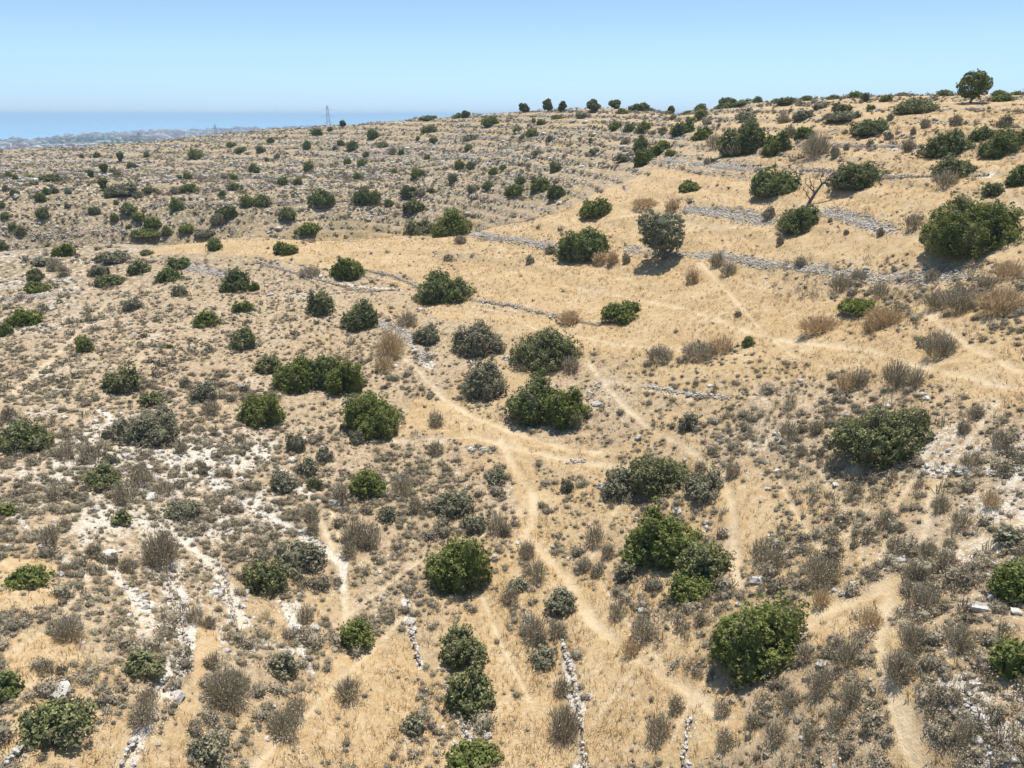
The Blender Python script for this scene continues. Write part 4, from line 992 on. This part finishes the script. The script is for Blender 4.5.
# --- low dry stone walls and stone banks
walls = [([(411,621),(413,640),(420,666)], 3.2, 2, "tumbled stone wall stub above the two grey-green shrubs"),
 ([(459,712),(464,728),(471,750)], 3.2, 2, "short white stone wall at the bottom, under the grey-green shrubs"),
 ([(563,643),(572,676),(578,708),(583,738),(584,767)], 3.0, 2, "long thin stone wall running down to the bottom centre"),
 ([(689,722),(685,742),(682,767)], 2.8, 2, "short stone wall at the bottom right of the grass swath"),
 ([(167,562),(172,601),(183,626),(187,651),(178,672),(164,692)], 2.6, 2, "white stone line curving down the lower left slope"),
 ([(225,572),(231,605),(238,632)], 3.0, 2, "white stone line left of the half green thicket"),
 ([(26,745),(5,767)], 3.0, 2, "stone line in the bottom left corner"), ([(137,740),(121,768)], 2.2, 2, "thin stone line at the bottom left"),
 ([(375,322),(398,330),(420,346),(425,360)], 11, 3, "broken stone bank right of the round shrub on the spur"),
 ([(256,262),(290,272),(330,283),(360,292),(400,290)], 3.5, 2, "stony terrace edge below the golden field, left part"), ([(365,270),(395,277),(420,288)], 3.5, 2, "stony terrace edge left of the wide dark shrub"),
 ([(468,300),(512,306),(560,318),(600,326)], 4.0, 2, "stone terrace edge leading to the flat green shrub"), ([(461,232),(490,237),(520,240),(557,247)], 9, 3, "rubble bank beside the shrub pair"),
 ([(664,160),(700,164),(762,172)], 8, 3, "stone terrace wall above the upper grass field"), ([(684,209),(720,213),(768,222)], 13, 3, "pale rubble bank below the upper grass field"),
 ([(628,250),(680,254),(737,258),(770,266)], 9, 3, "stone bank beside the tree with a shadow"), ([(778,147),(850,146),(923,147)], 4, 2, "stone wall left of the broad terrace shrub"),
 ([(800,170),(830,171)], 4, 2, "stone pile left of the oval terrace shrub"), ([(884,178),(930,177),(988,176)], 4, 2, "stone wall right of the oval terrace shrub"), ([(825,212),(855,220),(890,232)], 13, 3, "rubble slope right of the bare leaning tree"),
 ([(768,264),(820,270),(868,278),(930,277),(968,276)], 13, 3, "rocky terrace bank above the straw clumps"),
 ([(440,138),(512,140),(560,136)], 3, 2, "upper terrace wall on the far slope"), ([(380,156),(450,158),(512,152)], 3.5, 2, "middle terrace wall on the far slope"),
 ([(270,202),(340,204),(400,203)], 4, 2, "white terrace wall behind the dark twin shrubs"), ([(150,205),(250,203)], 3.5, 2, "long pale terrace wall on the far left slope"), ([(560,130),(640,136),(690,140)], 3.2, 2, "pale terrace wall below the skyline trees"),
 ([(0,232),(60,236),(120,228)], 4, 2, "stony bank on the far left behind the spur"), ([(60,172),(110,176)], 4, 3, "pale rock outcrop on the far left slope"), ([(20,262),(60,250)], 4, 3, "white rocks left of the lime shrub"),
 ([(170,262),(200,270),(232,276)], 10, 3, "broken pale bank left of the dark shrub"), ([(0,300),(40,296),(80,292)], 5, 4, "white rocky patch on the left edge"),
 ([(640,386),(700,396),(730,398)], 4, 3, "scattered pale slabs along the track"), ([(588,400),(600,384)], 4, 2, "pale stones right of the stacked shrubs"), ([(930,470),(975,475),(1020,470)], 4, 3, "pale stone line at the right above the dead bushes"),
 ([(960,690),(985,730),(1000,767)], 5, 3, "loose stone line in the bottom right corner"), ([(566,462),(585,461)], 3.5, 3, "small cairn of white stones on the golden patch"), ([(470,446),(492,452)], 4, 3, "row of pale stones above the bending track")]
rng = rngf(15)
for pts, hw, den, lab in walls:
    P = poly_cast(pts); seg = np.hypot(*(P[1:] - P[:-1]).T); Lw = np.concatenate([[0], np.cumsum(seg)])
    zc = float(ground(P[0, 0], P[0, 1])); D = float(np.median(P[:, 1])) * CP - (zc - CAM_Z) * SP; k = D / FPX
    wid = hw * k * .55; size = max(.15, 1.15 * k); wid *= 1.25; n = int(Lw[-1] * wid / size ** 2 * 1.5 * den * .6) + 24
    t = rng.uniform(0, Lw[-1], n); cx = np.interp(t, Lw, P[:, 0]); cy = np.interp(t, Lw, P[:, 1])
    gap = fbm(t / 2.3 + hw * 7, t * 0 + hw, 2) > -.42
    x = cx + rng.normal(size=n) * wid * .5; y = cy + rng.normal(size=n) * wid * .8; x, y = x[gap], y[gap]; n = len(x)
    dn = np.hypot(x - np.interp(t[gap], Lw, P[:, 0]), y - np.interp(t[gap], Lw, P[:, 1]))
    z = ground(x, y) + np.clip(.34 - dn / (wid * 2.4) * .3, 0, .34) * rng.random(n) * (1.1 if den == 2 else .4)
    x0, y0, z0 = cx.mean(), cy.mean(), float(ground(cx.mean(), cy.mean()))
    m_ = max(int(Lw[-1] / .35), 6); ts_ = np.linspace(0, Lw[-1], m_); ax, ay = np.interp(ts_, Lw, P[:, 0]), np.interp(ts_, Lw, P[:, 1])
    dx, dy = np.gradient(ax), np.gradient(ay); dl = np.hypot(dx, dy) + 1e-9; nx_, ny_ = -dy / dl, dx / dl
    cs = np.linspace(-1, 1, 7); bx = ax[:, None] + nx_[:, None] * cs * wid * .8; by = ay[:, None] + ny_[:, None] * cs * wid * .8
    bz = ground(bx, by) - .06 + (1 - cs ** 2) * (.26 if den == 2 else .12) * (.6 + .8 * vnoise(bx * 2.3, by * 2.3))
    I_ = np.arange(m_ * 7).reshape(m_, 7)
    cv = np.stack([bx - x0, by - y0, bz - z0], -1).reshape(-1, 3); cf = np.stack([I_[:-1, :-1], I_[:-1, 1:], I_[1:, 1:], I_[1:, :-1]], -1).reshape(-1, 4)[:, ::-1]
    V, F, T = bulk(rp, x - x0, y - y0, z - z0, rng.lognormal(0, .35, n) * size, rng.uniform(0, 6.3, n), rng.uniform(.45, 1, n))
    cat = "stone wall" if "wall" in lab else "stone bank"
    tag(link("stone_wall" if "wall" in lab else "stone_bank", mesh_np("stones", np.vstack([V, cv]), F + [cf + len(V)], {"tint": ('FACE', np.concatenate([T, np.full(len(cf), .1)]))}, [M['rock'], M['ground']], mat_idx=[0] * sum(len(f) for f in F) + [1] * len(cf)), None, (x0, y0, z0)), lab, cat, None, 'thing')

# ---------------------------------------------------------------- far town and pylons
def wall_mat(name, c):
    m, nt, b = new_mat(name, .8); co = N(nt, "ShaderNodeTexCoord").outputs["Object"]
    oi = N(nt, "ShaderNodeObjectInfo").outputs["Random"]
    nt.links.new(mixc(nt, mth(nt, 'MULTIPLY', noise(nt, co, .2, 3), .5), c, tuple(q * .6 for q in c)), b.inputs["Base Color"]); return m
TM = [wall_mat("white_render", (.8, .79, .76)), wall_mat("cream_render", (.6, .52, .42)), wall_mat("pinkish_render", (.58, .42, .36))]
roofm = wall_mat("roof_tiles", (.36, .17, .11)); winm = wall_mat("dark_glass", (.06, .07, .09))
def box(x0, x1, y0, y1, z0, z1):
    v = np.array([(x0,y0,z0),(x1,y0,z0),(x1,y1,z0),(x0,y1,z0),(x0,y0,z1),(x1,y0,z1),(x1,y1,z1),(x0,y1,z1)], float)
    return v, np.array([(0,3,2,1),(4,5,6,7),(0,1,5,4),(1,2,6,5),(2,3,7,6),(3,0,4,7)])
def house_geo(w, d, h, flat):
    parts = [box(-w/2, w/2, -d/2, d/2, -3, h)]; mi = [0] * 6
    if flat:
        parts.append(box(-w*.2, w*.15, -d*.2, d*.2, h, h + 2.4)); mi += [0] * 6
    else:
        v = np.array([(-w/2-.4,-d/2-.4,h+.01),(w/2+.4,-d/2-.4,h+.01),(w/2+.4,d/2+.4,h+.01),(-w/2-.4,d/2+.4,h+.01),(-w/2+2,0,h+2.6),(w/2-2,0,h+2.6)])
        f = np.array([(0,1,5,4),(2,3,4,5),(1,2,5,5),(3,0,4,4)])
        f3 = f
        parts.append((v, f[:2])); mi += [1] * 2
    ns = max(int(h / 3.1), 1); nw = max(int(w / 3.5), 2)
    for s in range(ns):
        for k in range(nw):
            cx = -w/2 + w * (k + .5) / nw; parts.append(box(cx-.7, cx+.7, -d/2-.06, -d/2+.05, .9 + 3.1*s, 2.4 + 3.1*s)); mi += [2] * 6
    V, F = merge(parts); return V, F, mi
rng = rngf(16)
hp = []
for m_ in range(3):
    for (w, d, h, fl) in [(11, 9, 6.4, False), (16, 12, 10, True), (24, 14, 13, True), (13, 10, 7, True), (30, 14, 5, True)]:
        V, F, mi = house_geo(w, d, h, fl); hp.append((V, F, mi, m_))
hme = [mesh_np("town_house", V, [F], None, [TM[m_], roofm, winm], mat_idx=mi) for V, F, mi, m_ in hp]
n = 13000
r = rng.uniform(1950, 6400, n) ** 1.0; a = np.radians(rng.uniform(-38, -9, n))
x, y = r * np.sin(a), r * np.cos(a)
z = ground(x, y); ok = (z > CAM_Z - 111) & (rng.random(n) < np.clip(.55 + 1.1 * fbm(x / 260, y / 260, 2), 0, 1) * sstep(1900, 2500, r))
x, y, z, r = x[ok], y[ok], z[ok], r[ok]; n = len(x)
s = rng.uniform(0.6, 1.15, n) * (.6 + r / 6000); rot = rng.uniform(0, 6.28, n); kk = rng.integers(0, len(hp), n)
o_ = np.argsort(r / s)
TZ = [(20,"at the left end of the far coastal town"),(75,"in the far coastal town near the left edge"),(138,"in the far coastal town around the left pylon"),(214,"in the far coastal town around the middle pylon"),(280,"in the far coastal town near the tall pylon")]
uu, vv_ = project(x, y, z)
for k in o_[:290]:
    hm_ = hme[kk[k]]; lab = min(TZ, key=lambda q: abs(q[0] - uu[k]))[1]
    o = link("town_house", hm_, None, (x[k], y[k], z[k]), rot[k], (s[k],) * 3)
    tag(o, f"{['white','cream','pinkish'][hp[kk[k]][3]]} building {lab}", "building", "buildings of the coastal town")
rst = o_[290:]
Vs, Fs, Ms, off = [], [], [], 0
for k in rst:
    V, F, mi, m_ = hp[kk[k]]; c, q = math.cos(rot[k]), math.sin(rot[k])
    Vs.append(np.stack([(V[:, 0]*c - V[:, 1]*q)*s[k] + x[k], (V[:, 0]*q + V[:, 1]*c)*s[k] + y[k], V[:, 2]*s[k] + z[k]], 1)); Fs.append(F + off); off += len(V)
    Ms += [m_ if i == 0 else 2 + i for i in mi]
tag(link("distant_town", mesh_np("distant_town", np.vstack(Vs), [np.vstack(Fs)], None, TM + [roofm, winm], mat_idx=Ms)), "far rows of pale town buildings along the hazy coast", "town", None, "stuff")
# groves among the houses
n = 3600; r = rng.uniform(1500, 6000, n); a = np.radians(rng.uniform(-38, -8, n)); x, y = r * np.sin(a), r * np.cos(a); z = ground(x, y)
ok = (z > CAM_Z - 111) & (fbm(x / 300 + 5, y / 90, 3) > -.1); x, y, z = x[ok], y[ok], z[ok]; n = len(x)
fp = []
for k in range(3):
    V, F, t = foliage_geo([(0, 0, .5, .9, .9, .6), (.6, .2, .4, .5, .5, .4)], .38, .5, rngf(900 + k), .4); fp.append((V, [F], t))
V, F, T = bulk(fp, x, y, z, rng.uniform(3.5, 7, n), rng.uniform(0, 6.3, n), rng.random(n))
tag(link("distant_groves", mesh_np("distant_groves", V, F, {"tint": ('FACE', T)}, [M['D']])), "dark groves between the far town buildings", "trees", None, "stuff")

def pylon(u, vtop, vbase, dist, label, seed):
    m, nt, b = M.get('steel') or new_mat("galvanised_steel", .5)
    M['steel'] = (m, nt, b); b.inputs["Base Color"].default_value = (.22, .23, .24, 1)
    a, c, e = pix_dir(u, vtop); r = math.hypot(a, c); x, y = a / r * dist, c / r * dist; ztop = CAM_Z + e / r * dist
    z = float(ground(x, y)); H = max(ztop - z, 14)
    root = link("power_pylon", None, None, (x, y, z - .3)); tag(root, label, "pylon", "power pylons above the far town")
    hw = lambda t: H * (.085 * (1 - t) ** 1.3 + .012)
    th = dist / FPX * .08
    for sx in (-1, 1):
        for sy in (-1, 1):
            P = [(sx * hw(t), sy * hw(t), H * t) for t in np.linspace(0, 1, 9)]
            v, f = tube(P, [th] * 9, 4); link("leg", mesh_np("leg", v, [f], None, [m]), root)
    parts = []
    ts = np.linspace(0, 1, 10)
    for t0, t1 in zip(ts[:-1], ts[1:]):
        for q in range(4):
            cs = [(-1, -1), (1, -1), (1, 1), (-1, 1)]; A, B = cs[q], cs[(q + 1) % 4]
            parts.append(tube([(A[0]*hw(t0), A[1]*hw(t0), H*t0), (B[0]*hw(t1), B[1]*hw(t1), H*t1)], [th*.6]*2, 4))
            parts.append(tube([(B[0]*hw(t0), B[1]*hw(t0), H*t0), (A[0]*hw(t1), A[1]*hw(t1), H*t1)], [th*.6]*2, 4))
    v, f = merge(parts); link("lattice", mesh_np("lattice", v, [f], None, [m]), root)
    for t in (.68, .8, .92):
        L = H * (.11 if t != .8 else .14)
        v, f = merge([tube([(-L, 0, H*t), (0, 0, H*(t+.025)), (L, 0, H*t)], [th*.5, th, th*.5], 4), tube([(-L, 0, H*t), (0, 0, H*(t-.02)), (L, 0, H*t)], [th*.5, th*.7, th*.5], 4)])
        link("crossarm", mesh_np("crossarm", v, [f], None, [m]), root)
pylon(327, 105, 128, 640, "tallest lattice power pylon rising over the ridge", 1)
pylon(214.5, 124, 137, 900, "middle lattice power pylon in front of the far town", 2)
pylon(138, 132, 145, 1000, "leftmost lattice power pylon in front of the far town", 3)

# ---------------------------------------------------------------- haze
hm = bpy.data.materials.new("haze_air"); hm.use_nodes = True; nt = hm.node_tree; nt.nodes.clear()
ho = nt.nodes.new("ShaderNodeOutputMaterial"); pv = nt.nodes.new("ShaderNodeVolumePrincipled")
pv.inputs["Color"].default_value = (0.55, 0.80, 1.0, 1); pv.inputs["Density"].default_value = 1.25e-4; pv.inputs["Anisotropy"].default_value = 0.1
nt.links.new(pv.outputs[0], ho.inputs["Volume"])
zl = min(float(GZ.min()), CAM_Z - 113) - 1.0
v, f = box(-95000, 95000, -3000, 95000, zl, CAM_Z + 14)
ho_ = link("haze", mesh_np("haze_box", v, [f], None, [hm])); tag(ho_, "pale blue haze over the plain and sea", "haze", None, "stuff")
ho_.visible_shadow = True
